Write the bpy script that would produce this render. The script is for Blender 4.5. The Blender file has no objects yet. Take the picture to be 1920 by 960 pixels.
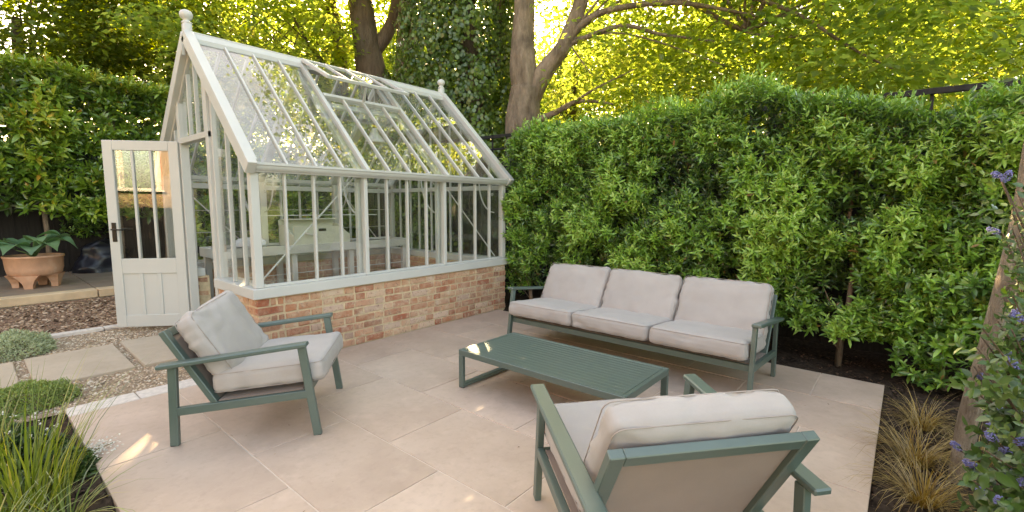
import bpy, math, random
import numpy as np
from mathutils import Vector, Matrix, noise

# ------------------------------------------------------------------ camera, sky, sun, exposure
scene = bpy.context.scene
R_ = math.radians
CAM_H = 1.40
YAW, PITCH, ROLL, FPX = 0.700235, -0.108378, 0.004324, 876.86      # solved from the photograph's lines (1920 px wide)
_f = Vector((math.cos(YAW)*math.cos(PITCH), math.sin(YAW)*math.cos(PITCH), math.sin(PITCH)))
_r = Vector((math.sin(YAW), -math.cos(YAW), 0)); _u = _r.cross(_f)
_r2 = math.cos(ROLL)*_r + math.sin(ROLL)*_u; _u2 = -math.sin(ROLL)*_r + math.cos(ROLL)*_u
cam_data = bpy.data.cameras.new("camera"); cam = bpy.data.objects.new("camera", cam_data)
scene.collection.objects.link(cam); scene.camera = cam
cam.matrix_world = Matrix(((_r2.x, _u2.x, -_f.x, 0), (_r2.y, _u2.y, -_f.y, 0), (_r2.z, _u2.z, -_f.z, CAM_H), (0, 0, 0, 1)))
cam_data.sensor_fit = 'HORIZONTAL'; cam_data.sensor_width = 36.0
cam_data.lens = 36.0*FPX/1920.0
cam_data.clip_start = 0.05; cam_data.clip_end = 900

SUN_AZ, SUN_EL = R_(51.0), R_(26.0)
world = bpy.data.worlds.new("World"); scene.world = world; world.use_nodes = True
wn = world.node_tree
for n in list(wn.nodes): wn.nodes.remove(n)
sky = wn.nodes.new('ShaderNodeTexSky'); sky.sky_type = 'NISHITA'; sky.sun_disc = False
sky.sun_elevation = SUN_EL; sky.sun_rotation = math.pi/2 - SUN_AZ
sky.air_density = 1.0; sky.dust_density = 3.0; sky.ozone_density = 1.0
bg = wn.nodes.new('ShaderNodeBackground'); bg.inputs['Strength'].default_value = 0.15
wo = wn.nodes.new('ShaderNodeOutputWorld')
wn.links.new(sky.outputs[0], bg.inputs['Color']); wn.links.new(bg.outputs[0], wo.inputs['Surface'])

sun_data = bpy.data.lights.new("sun", 'SUN'); sun_data.energy = 5.0; sun_data.angle = R_(0.55)
sun_data.color = (1.0, 0.86, 0.66)
sun = bpy.data.objects.new("sun", sun_data); scene.collection.objects.link(sun)
_sd = Vector((math.cos(SUN_EL)*math.cos(SUN_AZ), math.cos(SUN_EL)*math.sin(SUN_AZ), math.sin(SUN_EL)))
sun.rotation_euler = (-_sd).to_track_quat('-Z', 'Y').to_euler()

vs = scene.view_settings
vs.view_transform = 'Standard'; vs.look = 'None'; vs.gamma = 1.0; vs.exposure = 2.95; vs.use_curve_mapping = False
vs.use_white_balance = True; vs.white_balance_temperature = 9800; vs.white_balance_tint = 11
cy = scene.cycles
cy.use_denoising = True
cy.max_bounces = 10; cy.diffuse_bounces = 4; cy.glossy_bounces = 4; cy.transmission_bounces = 6; cy.transparent_max_bounces = 32
cy.caustics_reflective = False; cy.caustics_refractive = False
cy.sample_clamp_indirect = 6.0

# ------------------------------------------------------------------ helpers
COL = scene.collection
rng = np.random.default_rng(7); random.seed(7)

def tag(o, label=None, cat=None, group=None, kind=None):
    if label: o['label'] = label
    if cat: o['category'] = cat
    if group: o['group'] = group
    if kind: o['kind'] = kind
    return o

def empty(name, loc=(0, 0, 0), rz=0.0, label=None, cat=None, group=None, kind=None, parent=None):
    o = bpy.data.objects.new(name, None); COL.objects.link(o)
    o.location = loc; o.rotation_euler = (0, 0, rz); o.empty_display_size = 0.1; o.parent = parent
    return tag(o, label, cat, group, kind)

def link_mesh(name, me, parent=None, loc=None, rot=None, mat=None):
    if mat is not None and not me.materials: me.materials.append(mat)
    o = bpy.data.objects.new(name, me); COL.objects.link(o); o.parent = parent
    if loc is not None: o.location = loc
    if rot is not None: o.rotation_euler = rot
    return o

def copy_tree(o, parent=None):
    c = o.copy(); COL.objects.link(c); c.parent = parent
    for ch in list(o.children): copy_tree(ch, c)
    return c

_CV = None
def _cbox_topology():
    """A chamfered box: 8 corners x 3 vertices."""
    verts = []; idx = {}
    for sx in (-1, 1):
        for sy in (-1, 1):
            for sz in (-1, 1):
                for a in range(3):
                    idx[(sx, sy, sz, a)] = len(verts); verts.append((sx, sy, sz, a))
    faces = []
    def quad(vs_, n):
        faces.append((vs_, n))
    for a in range(3):
        b, c = (a+1) % 3, (a+2) % 3
        for s in (-1, 1):
            ring = []
            for (p, q) in ((-1, -1), (1, -1), (1, 1), (-1, 1)):
                k = [0, 0, 0]; k[a] = s; k[b] = p; k[c] = q
                ring.append(idx[(k[0], k[1], k[2], a)])
            n = [0, 0, 0]; n[a] = s
            quad(ring if s > 0 else ring[::-1], n)
    for a in range(3):                     # edges along axis a
        b, c = (a+1) % 3, (a+2) % 3
        for p in (-1, 1):
            for q in (-1, 1):
                k0 = [0, 0, 0]; k0[a] = -1; k0[b] = p; k0[c] = q
                k1 = list(k0); k1[a] = 1
                ring = [idx[(*k0, b)], idx[(*k1, b)], idx[(*k1, c)], idx[(*k0, c)]]
                quad(ring if p*q < 0 else ring[::-1], None)
    for sx in (-1, 1):
        for sy in (-1, 1):
            for sz in (-1, 1):
                ring = [idx[(sx, sy, sz, a)] for a in range(3)]
                quad(ring if sx*sy*sz > 0 else ring[::-1], None)
    return verts, [f[0] for f in faces]
_CBV, _CBF = _cbox_topology()

def basis(d, up=(0, 0, 1)):
    d = Vector(d).normalized(); up = Vector(up)
    if abs(d.dot(up)) > 0.999: up = Vector((1, 0, 0))
    x = d.cross(up).normalized(); z = x.cross(d).normalized()
    return x, d, z

class MB:
    def __init__(s): s.v = []; s.f = []
    def add(s, vs_, fs):
        o = len(s.v); s.v.extend(tuple(v) for v in vs_); s.f.extend(tuple(i+o for i in f) for f in fs); return s
    def box(s, c, size, ch=0.003, M=None, jit=0.0):
        h = [max(x/2, 1e-4) for x in size]; ch = min(ch, min(h)*0.8); vs_ = []
        for (sx, sy, sz, a) in _CBV:
            p = [sx*(h[0]-ch), sy*(h[1]-ch), sz*(h[2]-ch)]; p[a] += (sx, sy, sz)[a]*ch
            if jit: p = [q + random.uniform(-jit, jit) for q in p]
            p = Vector(p)
            if M is not None: p = M @ p
            vs_.append((p.x+c[0], p.y+c[1], p.z+c[2]))
        return s.add(vs_, _CBF)
    def span(s, a, b, ch=0.003):
        return s.box([(a[i]+b[i])/2 for i in range(3)], [abs(b[i]-a[i]) for i in range(3)], ch)
    def beam(s, p0, p1, w, h, up=(0, 0, 1), ch=0.003, ext=0.0):
        """A bar from p0 to p1; w across, h along 'up'."""
        p0, p1 = Vector(p0), Vector(p1); x, d, z = basis(p1-p0, up)
        M = Matrix((x, d, z)).transposed()
        return s.box((p0+p1)/2, (w, (p1-p0).length+2*ext, h), ch, M)
    def tube(s, pts, rad, n=8, cap=True):
        pts = [Vector(p) for p in pts]
        if not hasattr(rad, '__len__'): rad = [rad]*len(pts)
        vs_, fs = [], []; ref = None
        for i, p in enumerate(pts):
            t = (pts[min(i+1, len(pts)-1)] - pts[max(i-1, 0)]).normalized()
            if ref is None: ref = t.orthogonal().normalized()
            ref = (ref - t*ref.dot(t)).normalized(); b = t.cross(ref)
            for k in range(n):
                a = 2*math.pi*k/n; vs_.append(p + (ref*math.cos(a) + b*math.sin(a))*rad[i])
        for i in range(len(pts)-1):
            for k in range(n):
                fs.append((i*n+k, i*n+(k+1) % n, (i+1)*n+(k+1) % n, (i+1)*n+k))
        if cap:
            fs.append(tuple(range(n))[::-1]); m = (len(pts)-1)*n; fs.append(tuple(m+k for k in range(n)))
        return s.add(vs_, fs)
    def lathe(s, prof, c=(0, 0, 0), n=24, closed=False):
        vs_, fs = [], []
        for (r, z) in prof:
            for k in range(n):
                a = 2*math.pi*k/n; vs_.append((c[0]+r*math.cos(a), c[1]+r*math.sin(a), c[2]+z))
        m = len(prof)
        for i in range(m-1 if not closed else m):
            j = (i+1) % m
            for k in range(n): fs.append((i*n+k, i*n+(k+1) % n, j*n+(k+1) % n, j*n+k))
        if not closed:
            if prof[0][0] > 1e-5: fs.append(tuple(range(n))[::-1])
            if prof[-1][0] > 1e-5: fs.append(tuple((m-1)*n+k for k in range(n)))
        return s.add(vs_, fs)
    def prism(s, poly, a, b, axis=0):
        """Extrude a 2-D polygon between a and b along an axis."""
        vs_ = []
        for t in (a, b):
            for (p, q) in poly:
                v = [0, 0, 0]; v[axis] = t; v[(axis+1) % 3] = p; v[(axis+2) % 3] = q; vs_.append(v)
        n = len(poly)
        fs = [tuple(range(n))[::-1], tuple(n+k for k in range(n))] + [(k, (k+1) % n, n+(k+1) % n, n+k) for k in range(n)]
        return s.add(vs_, fs)
    def mesh(s, name, mat, smooth=False):
        me = bpy.data.meshes.new(name); me.from_pydata(s.v, [], s.f); me.update()
        if mat is not None: me.materials.append(mat)
        if smooth: me.polygons.foreach_set('use_smooth', [True]*len(me.polygons))
        return me
    def build(s, name, mat, parent=None, smooth=False, loc=None, rot=None):
        return link_mesh(name, s.mesh(name, mat, smooth), parent, loc, rot)

def np_mesh(name, verts, loops, starts, mat, tint=None, smooth=False):
    me = bpy.data.meshes.new(name)
    me.vertices.add(len(verts)); me.vertices.foreach_set('co', np.ascontiguousarray(verts, np.float32).ravel())
    me.loops.add(len(loops)); me.loops.foreach_set('vertex_index', np.ascontiguousarray(loops, np.int32))
    me.polygons.add(len(starts)); me.polygons.foreach_set('loop_start', np.ascontiguousarray(starts, np.int32))
    me.update(calc_edges=True); me.validate()
    if tint is not None:
        at = me.attributes.new('tint', 'FLOAT', 'FACE'); at.data.foreach_set('value', np.ascontiguousarray(tint, np.float32))
    if smooth: me.polygons.foreach_set('use_smooth', np.ones(len(starts), bool))
    if mat is not None: me.materials.append(mat)
    return me

def unit(a): return a/np.maximum(np.linalg.norm(a, axis=-1, keepdims=True), 1e-9)

def leaves(name, P, D, N, L, W, tint, mat, rich=False, fold=0.25, curl=0.2, parent=None):
    """Leaf blades: base P, direction D, upper side N, length L, width W; one mesh."""
    n = len(P); D = unit(D); N = unit(N - (N*D).sum(1, keepdims=True)*D); S = np.cross(D, N)
    L = L[:, None]; W = W[:, None]
    if rich:
        def pt(t, s): return P + D*L*t + S*W*s + N*(abs(s)*W*fold*2 - curl*L*t*t)
        V = np.stack([P, pt(.30, -.42), pt(.30, 0), pt(.30, .42), pt(.66, -.40), pt(.66, 0), pt(.66, .40), pt(1, 0)], 1)
        lp = np.array([0, 2, 1, 0, 3, 2, 1, 2, 5, 4, 2, 3, 6, 5, 4, 5, 7, 5, 6, 7]); st = np.array([0, 3, 6, 10, 14, 17]); nv, nf = 8, 6
    else:
        def pt(t, s): return P + D*L*t + S*W*s + N*(abs(s)*W*fold*2 - curl*L*t*t)
        V = np.stack([P, pt(.42, -.5), pt(.42, .5), pt(1, 0)], 1)
        lp = np.array([0, 3, 1, 0, 2, 3]); st = np.array([0, 3]); nv, nf = 4, 2
    V = V.reshape(-1, 3)
    loops = (lp[None] + nv*np.arange(n)[:, None]).ravel(); starts = (st[None] + len(lp)*np.arange(n)[:, None]).ravel()
    me = np_mesh(name, V, loops, starts, mat, np.repeat(tint, nf))
    return link_mesh(name, me, parent)

def blades(name, P, D, L, W, bend, tint, mat, parent=None, seg=4):
    """Curved grass blades: base P, start direction D, length L, bending over by 'bend' (radians)."""
    n = len(P); D = unit(D); hz = D.copy(); hz[:, 2] = 0
    hz = unit(hz + rng.normal(0, .02, (n, 3))*[1, 1, 0]); S = np.stack([-hz[:, 1], hz[:, 0], np.zeros(n)], 1)
    a0 = np.arctan2(D[:, 2], np.linalg.norm(D[:, :2], axis=1)); pos = P.copy(); rows = []
    for k in range(seg+1):
        t = k/seg; w = W*(1-t**1.6)*.5 + .0002
        rows.append(pos - S*w[:, None]); rows.append(pos + S*w[:, None])
        a = a0 - bend*(t+.5/seg)**1.4
        pos = pos + (hz*np.cos(a)[:, None] + np.array([0, 0, 1])*np.sin(a)[:, None])*(L/seg)[:, None]
    V = np.stack(rows, 1).reshape(-1, 3); nv = 2*(seg+1)
    lp = np.concatenate([[2*k, 2*k+1, 2*k+3, 2*k+2] for k in range(seg)]); st = np.arange(seg)*4
    loops = (lp[None] + nv*np.arange(n)[:, None]).ravel(); starts = (st[None] + len(lp)*np.arange(n)[:, None]).ravel()
    return link_mesh(name, np_mesh(name, V, loops, starts, mat, np.repeat(tint, seg), True), parent)

def pebbles(name, P, size, flat, tint, mat, parent=None):
    n = len(P); O = np.array([[1, 0, 0], [0, 1, 0], [-1, 0, 0], [0, -1, 0], [0, 0, 1], [.7, .7, .35], [-.7, .7, .3], [-.7, -.7, .35], [.7, -.7, .3]], float)
    F = np.array([[0, 5, 4], [5, 1, 4], [1, 6, 4], [6, 2, 4], [2, 7, 4], [7, 3, 4], [3, 8, 4], [8, 0, 4], [0, 1, 5], [1, 2, 6], [2, 3, 7], [3, 0, 8]])
    a = rng.uniform(0, 6.28, n); sc = size[:, None]*rng.uniform(.6, 1.25, (n, 3)); sc[:, 2] *= flat
    Q = O[None]*sc[:, None, :]*rng.uniform(.8, 1.15, (n, 9, 1))
    tl = rng.normal(0, .35, (n, 1)); Q[:, :, 2] += Q[:, :, 0]*tl
    c, s = np.cos(a)[:, None], np.sin(a)[:, None]
    X = Q[:, :, 0]*c - Q[:, :, 1]*s; Y = Q[:, :, 0]*s + Q[:, :, 1]*c
    V = np.stack([X, Y, Q[:, :, 2]], 2) + P[:, None, :]
    loops = (F.ravel()[None] + 9*np.arange(n)[:, None]).ravel(); starts = np.arange(n*12)*3
    return link_mesh(name, np_mesh(name, V.reshape(-1, 3), loops, starts, mat, np.repeat(tint, 12)), parent)

# ------------------------------------------------------------------ materials
MATS = {}
class NT:
    def __init__(s, name):
        s.m = bpy.data.materials.new(name); s.m.use_nodes = True; s.t = s.m.node_tree
        for n in list(s.t.nodes): s.t.nodes.remove(n)
        s.out = s.n('OutputMaterial'); MATS[name] = s.m
    def n(s, kind, **kw):
        x = s.t.nodes.new('ShaderNode'+kind)
        for k, v in kw.items(): setattr(x, k, v)
        return x
    def l(s, a, b): s.t.links.new(a, b)
    def coord(s, scale=1.0, kind='Object'):
        c = s.n('TexCoord'); mp = s.n('Mapping')
        mp.inputs['Scale'].default_value = scale if hasattr(scale, '__len__') else (scale,)*3
        s.l(c.outputs[kind], mp.inputs[0]); return mp.outputs[0]
    def noise(s, vec, scale, detail=4, rough=.55, w=None):
        x = s.n('TexNoise'); x.inputs['Scale'].default_value = scale; x.inputs['Detail'].default_value = detail; x.inputs['Roughness'].default_value = rough
        if vec is not None: s.l(vec, x.inputs['Vector'])
        return x.outputs['Fac']
    def ramp(s, fac, stops):
        x = s.n('ValToRGB'); e = x.color_ramp.elements
        while len(e) < len(stops): e.new(0.5)
        for el, (p, c) in zip(e, stops): el.position = p; el.color = (*c, 1) if len(c) == 3 else c
        s.l(fac, x.inputs[0]); return x.outputs[0]
    def mix(s, fac, a, b, mode='MIX'):
        x = s.n('Mix', data_type='RGBA', blend_type=mode)
        for v, i in ((fac, 0), (a, 6), (b, 7)):
            if isinstance(v, (int, float)): x.inputs[i].default_value = v
            elif isinstance(v, tuple): x.inputs[i].default_value = (*v, 1)
            else: s.l(v, x.inputs[i])
        return x.outputs[2]
    def math(s, op, a, b=0.0):
        x = s.n('Math', operation=op)
        for i, v in enumerate((a, b)):
            if isinstance(v, (int, float)): x.inputs[i].default_value = v
            else: s.l(v, x.inputs[i])
        return x.outputs[0]
    def bump(s, h, strength, dist=.01):
        x = s.n('Bump'); x.inputs['Strength'].default_value = strength; x.inputs['Distance'].default_value = dist
        s.l(h, x.inputs['Height']); return x.outputs[0]
    def principled(s, color, rough=.5, normal=None, spec=.5, metal=0.0):
        p = s.n('BsdfPrincipled')
        for v, k in ((color, 'Base Color'), (rough, 'Roughness')):
            if isinstance(v, (int, float)): p.inputs[k].default_value = v
            elif isinstance(v, tuple): p.inputs[k].default_value = (*v, 1)
            else: s.l(v, p.inputs[k])
        p.inputs['Specular IOR Level'].default_value = spec; p.inputs['Metallic'].default_value = metal
        if normal is not None: s.l(normal, p.inputs['Normal'])
        s.l(p.outputs[0], s.out.inputs['Surface']); return p

def mk_simple(name, c, rough, var=.12, scale=8.0, spec=.4, bump=0.0, metal=0.0, dirt=None):
    t = NT(name); v = t.coord(1.0); f = t.noise(v, scale, 5)
    lo = tuple(x*(1-var) for x in c); hi = tuple(min(1, x*(1+var)) for x in c)
    col = t.ramp(f, [(.3, lo), (.7, hi)])
    if dirt:
        d = t.noise(v, dirt[0], 6, .65); dm = t.ramp(d, [(dirt[1], (0, 0, 0)), (dirt[1]+.15, (1, 1, 1))])
        col = t.mix(t.math('MULTIPLY', dm, dirt[3]), col, dirt[2])
    nm = t.bump(t.noise(v, scale*12, 3), bump, .004) if bump else None
    t.principled(col, rough, nm, spec, metal); return t.m

def mk_leaf(name, stops, trans_gain=(1.6, 1.5, .6), trans=.45, gloss=.10, rough=.35):
    t = NT(name); a = t.n('Attribute', attribute_name='tint'); col = t.ramp(a.outputs['Fac'], stops)
    d = t.n('BsdfDiffuse'); t.l(col, d.inputs[0])
    tr = t.n('BsdfTranslucent'); tc = t.mix(1.0, col, trans_gain, 'MULTIPLY'); t.l(tc, tr.inputs[0])
    m1 = t.n('MixShader'); m1.inputs[0].default_value = trans; t.l(d.outputs[0], m1.inputs[1]); t.l(tr.outputs[0], m1.inputs[2])
    g = t.n('BsdfGlossy'); g.inputs['Roughness'].default_value = rough; g.inputs['Color'].default_value = (1, 1, 1, 1)
    lw = t.n('LayerWeight'); lw.inputs[0].default_value = .35
    fac = t.math('ADD', t.math('MULTIPLY', lw.outputs['Fresnel'], gloss*2.0), gloss*.35)
    m2 = t.n('MixShader'); t.l(fac, m2.inputs[0]); t.l(m1.outputs[0], m2.inputs[1]); t.l(g.outputs[0], m2.inputs[2])
    t.l(m2.outputs[0], t.out.inputs['Surface']); return t.m

def mk_glass(name, refl=0.0, dust=0.02, boost=1.0):
    t = NT(name)
    tr = t.n('BsdfTransparent'); tr.inputs[0].default_value = (.975, .985, .975, 1)
    gl = t.n('BsdfGlossy'); gl.inputs['Roughness'].default_value = 0.0; gl.inputs['Color'].default_value = (1, 1, 1, 1)
    lw = t.n('LayerWeight'); lw.inputs[0].default_value = .5                    # Schlick's reflectance, alike on both faces
    sch = t.math('ADD', t.math('MULTIPLY', t.math('POWER', lw.outputs['Facing'], 5.0), .96), .04)
    fac = t.math('MINIMUM', t.math('ADD', t.math('MULTIPLY', sch, boost), refl), 1.0)
    m = t.n('MixShader'); t.l(fac, m.inputs[0]); t.l(tr.outputs[0], m.inputs[1]); t.l(gl.outputs[0], m.inputs[2])
    v = t.coord(1.0); n1 = t.noise(v, 1.6, 6, .6)
    df = t.n('BsdfTranslucent'); df.inputs[0].default_value = (.9, .88, .8, 1)
    m2 = t.n('MixShader'); dm = t.ramp(n1, [(.42, (0, 0, 0)), (.75, (1, 1, 1))])
    t.l(t.math('ADD', t.math('MULTIPLY', dm, dust*2), dust*.3), m2.inputs[0]); t.l(m.outputs[0], m2.inputs[1]); t.l(df.outputs[0], m2.inputs[2])
    t.l(m2.outputs[0], t.out.inputs['Surface']); return t.m

PAINT = mk_simple('white_paint', (.53, .52, .49), .42, .05, 3.0, .45, .06, dirt=(5.0, .62, (.42, .38, .30), .18))
PAINT2 = mk_simple('door_paint', (.52, .515, .485), .38, .03, 2.0, .45, .04, dirt=(4.0, .66, (.45, .40, .32), .15))
GREEN = mk_simple('sage_powder_coat', (.072, .109, .093), .40, .06, 6.0, 1.0, .08, dirt=(14.0, .64, (.2, .22, .19), .10))
TERRA = mk_simple('terracotta', (.56, .31, .20), .8, .14, 6.0, .2, .25, dirt=(4.0, .54, (.62, .45, .34), .6))
DARKWOOD = None
BLACKPL = mk_simple('black_plastic', (.012, .012, .02), .35, .2, 5.0, .5)
IRON = mk_simple('dark_iron', (.05, .042, .035), .4, .2, 20.0, .5, metal=.7)
CONCRETE = mk_simple('pale_granite', (.66, .58, .52), .75, .14, 30.0, .3, .3, dirt=(3.0, .6, (.36, .28, .22), .5))
CREAMPOT = mk_simple('cream_plastic', (.60, .58, .48), .5, .05)
PAPER = mk_simple('white_paper', (.72, .72, .74), .7, .08)
BENCHTOP = mk_simple('bench_slate', (.16, .145, .13), .7, .3, 7.0, .3, .2)
LAMPWHITE = mk_simple('lamp_enamel', (.78, .78, .76), .25, .02, 3.0, .5)

def mk_fence():
    t = NT('dark_stained_timber'); v = t.coord((1, 1, .12)); oi = t.n('ObjectInfo')
    f = t.noise(v, 26, 5); col = t.ramp(f, [(.3, (.014, .012, .012)), (.7, (.042, .036, .034))])
    col = t.mix(t.math('MULTIPLY', oi.outputs['Random'], .35), col, (.05, .04, .036))
    t.principled(col, .75, t.bump(f, .4, .004), .25); return t.m
DARKWOOD = mk_fence()

def mk_brick():
    t = NT('reclaimed_brick'); oi = t.n('ObjectInfo'); v = t.coord(1.0)
    cb = t.n('CombineXYZ'); t.l(t.math('MULTIPLY', oi.outputs['Random'], 37.0), cb.inputs[0]); t.l(t.math('MULTIPLY', oi.outputs['Random'], 91.0), cb.inputs[1])
    va = t.n('VectorMath', operation='ADD'); t.l(v, va.inputs[0]); t.l(cb.outputs[0], va.inputs[1]); vv = va.outputs[0]
    base = t.ramp(oi.outputs['Random'], [(0, (0.353, 0.095, 0.053)), (.12, (0.479, 0.224, 0.128)), (.26, (0.555, 0.313, 0.192)), (.38, (0.378, 0.123, 0.070)), (.50, (0.580, 0.347, 0.230)), (.62, (0.303, 0.129, 0.080)), (.74, (0.504, 0.212, 0.117)), (.84, (0.580, 0.369, 0.256)), (.92, (0.694, 0.503, 0.394)), (1, (0.252, 0.123, 0.091))])
    n1 = t.noise(vv, 14, 6, .6); n2 = t.noise(vv, 38, 4, .6); n3 = t.noise(vv, 9, 5, .7)
    col = t.mix(t.ramp(n1, [(.40, (0, 0, 0)), (.62, (1, 1, 1))]), base, t.mix(.5, base, (.55, .38, .26)))
    col = t.mix(t.ramp(n3, [(.52, (0, 0, 0)), (.64, (.75, .75, .75))]), col, (.60, .46, .34))
    col = t.mix(t.ramp(n2, [(.54, (0, 0, 0)), (.70, (.7, .7, .7))]), col, (.20, .11, .08))
    t.principled(col, .88, t.bump(t.math('ADD', n1, t.math('MULTIPLY', n2, .6)), .55, .006), .2); return t.m
BRICK = mk_brick()
MORTAR = mk_simple('sand_mortar', (.58, .44, .29), .95, .18, 22.0, .1, .6)

def mk_slab(name, c, c2):
    t = NT(name); oi = t.n('ObjectInfo'); v = t.coord(1.0)
    cb = t.n('CombineXYZ'); t.l(t.math('MULTIPLY', oi.outputs['Random'], 53.0), cb.inputs[0]); t.l(t.math('MULTIPLY', oi.outputs['Random'], 17.0), cb.inputs[1])
    va = t.n('VectorMath', operation='ADD'); t.l(v, va.inputs[0]); t.l(cb.outputs[0], va.inputs[1]); vv = va.outputs[0]
    n1 = t.noise(vv, 2.2, 6, .62); n2 = t.noise(vv, 26, 5, .65); n3 = t.noise(vv, 6, 5, .6)
    col = t.ramp(n1, [(.30, c), (.70, c2)])
    col = t.mix(t.math('MULTIPLY', oi.outputs['Random'], .38), col, tuple(x*.82 for x in c))
    col = t.mix(t.ramp(n2, [(.50, (0, 0, 0)), (.72, (.30, .30, .30))]), col, tuple(x*.72 for x in c))
    col = t.mix(t.ramp(n3, [(.55, (0, 0, 0)), (.75, (.35, .35, .35))]), col, tuple(min(1, x*1.18) for x in c2))
    n4 = t.noise(t.coord(1.0), 1.1, 7, .7); col = t.mix(t.ramp(n4, [(.50, (0, 0, 0)), (.66, (.45, .45, .45))]), col, tuple(x*.80 for x in c))
    vo = t.n('TexVoronoi'); vo.inputs['Scale'].default_value = 9; t.l(vv, vo.inputs['Vector'])
    col = t.mix(t.ramp(vo.outputs['Distance'], [(.018, (.7, .7, .7)), (.035, (0, 0, 0))]), col, tuple(x*.45 for x in c))
    t.principled(col, t.ramp(n3, [(.3, (.50,)*3), (.7, (.68,)*3)]), t.bump(t.math('ADD', n2, n3), .12, .004), .35); return t.m
SLAB = mk_slab('limestone_slab', (.50, .362, .283), (.63, .476, .384))
PATHSLAB = mk_slab('path_sandstone', (.46, .36, .27), (.55, .44, .34))
TERRACE = mk_slab('terrace_stone', (.25, .185, .135), (.33, .25, .19))
GROUT = mk_simple('pale_grout', (.64, .52, .43), .9, .1, 20.0, .1, .2)
EDGING = mk_simple('sandstone_edging', (.60, .44, .29), .8, .15, 6.0, .2, .3)

def mk_fabric(name, c):
    t = NT(name); v = t.coord(1.0)
    w1 = t.n('TexWave', wave_type='BANDS', bands_direction='X'); w1.inputs['Scale'].default_value = 190; t.l(v, w1.inputs['Vector'])
    w2 = t.n('TexWave', wave_type='BANDS', bands_direction='Y'); w2.inputs['Scale'].default_value = 190; t.l(v, w2.inputs['Vector'])
    w3 = t.n('TexWave', wave_type='BANDS', bands_direction='Z'); w3.inputs['Scale'].default_value = 190; t.l(v, w3.inputs['Vector'])
    h = t.math('ADD', t.math('ADD', w1.outputs['Fac'], w2.outputs['Fac']), w3.outputs['Fac'])
    n1 = t.noise(v, 5, 5); n2 = t.noise(v, 120, 3)
    col = t.ramp(n1, [(.3, tuple(x*.93 for x in c)), (.7, tuple(x*1.05 for x in c))])
    col = t.mix(t.math('MULTIPLY', n2, .25), col, tuple(x*.75 for x in c))
    p = t.principled(col, .9, t.bump(t.math('ADD', t.math('MULTIPLY', h, .3), n2), .18, .0015), .15)
    p.inputs['Sheen Weight'].default_value = .15; return t.m
FABRIC = mk_fabric('stone_canvas', (.41, .368, .345))
SEAM = mk_fabric('seam_thread', (.36, .305, .275))
SLING = mk_fabric('taupe_sling', (.27, .20, .165))

SOIL = mk_simple('dark_soil', (.050, .034, .025), .95, .5, 30.0, .1, .9)
LAWN = mk_simple('rough_ground', (.10, .13, .045), .95, .4, 3.0, .1, .6)
GRAVELBED = mk_simple('gravel_bed', (.36, .26, .18), .95, .45, 60.0, .1, 1.0)
BARKBED = mk_simple('bark_bed', (.24, .145, .10), .95, .5, 40.0, .1, 1.0)
def mk_tinted(name, stops, rough=.8):
    t = NT(name); a = t.n('Attribute', attribute_name='tint'); col = t.ramp(a.outputs['Fac'], stops); t.principled(col, rough, None, .25); return t.m
PEBBLE = mk_tinted('gravel_stones', [(0, (.30, .20, .13)), (.3, (.50, .36, .24)), (.6, (.62, .48, .35)), (.85, (.70, .60, .49)), (1, (.38, .23, .15))])
CHIPS = mk_tinted('bark_chips', [(0, (.16, .09, .06)), (.4, (.32, .20, .13)), (.75, (.46, .31, .21)), (1, (.58, .42, .31))])
SOILBITS = mk_tinted('soil_crumbs', [(0, (.03, .02, .014)), (.6, (.075, .045, .03)), (1, (.16, .09, .06))])

def mk_bark(name, c1, c2, sc=1.0):
    t = NT(name); v = t.coord((1, 1, .28)); n1 = t.noise(v, 7*sc, 8, .72); n2 = t.noise(v, 30*sc, 4); n3 = t.noise(t.coord(1.0), 2.5, 4)
    col = t.ramp(n1, [(.3, c1), (.7, c2)]); col = t.mix(t.ramp(n3, [(.5, (0, 0, 0)), (.7, (.6,)*3)]), col, tuple(x*.6+.02 for x in c1))
    t.principled(col, .9, t.bump(t.math('ADD', n1, t.math('MULTIPLY', n2, .5)), 1.0, .06), .15); return t.m
BARK = mk_bark('grey_brown_bark', (.115, .08, .055), (.40, .30, .22))
BARKD = mk_bark('dark_bark', (.10, .07, .05), (.20, .145, .105))
CANE = mk_simple('bamboo_cane', (.40, .26, .13), .6, .2, 10)

LAUREL = mk_leaf('laurel_leaf', [(0, (.030, .070, .018)), (.34, (.085, .190, .030)), (.60, (.165, .335, .046)), (.85, (.29, .50, .075)), (.985, (.38, .57, .12)), (1, (.30, .18, .06))], (1.2, 1.3, .6), .25, .13, .36)
CHERRY = mk_leaf('cherry_laurel_leaf', [(0, (.040, .085, .014)), (.45, (.115, .225, .028)), (.75, (.24, .37, .042)), (.97, (.42, .47, .065)), (1, (.50, .27, .04))], (1.3, 1.3, .5), .3, .12, .34)
CANOPY = mk_leaf('spring_canopy_leaf', [(0, (.080, .145, .026)), (.5, (.155, .225, .042)), (.85, (.245, .285, .058)), (1, (.33, .31, .075))], (2.35, 2.15, 1.7), .72, .04, .45)
DARKCAN = mk_leaf('deep_green_leaf', [(0, (.055, .095, .014)), (.5, (.11, .165, .02)), (1, (.20, .25, .03))], (2.0, 1.8, .5), .55, .07, .45)
IVY = mk_leaf('ivy_leaf', [(0, (.035, .075, .016)), (.5, (.085, .15, .028)), (.9, (.16, .235, .045)), (1, (.24, .29, .06))], (1.7, 1.7, .5), .35, .10, .35)
CEAN = mk_leaf('ceanothus_leaf', [(0, (.025, .055, .014)), (.6, (.055, .115, .024)), (1, (.12, .18, .045))], (1.4, 1.5, .6), .2, .10, .35)
HOSTA = mk_leaf('hosta_leaf', [(0, (.075, .17, .085)), (.6, (.125, .24, .12)), (1, (.20, .31, .11))], (1.2, 1.5, .7), .3, .08, .45)
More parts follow.
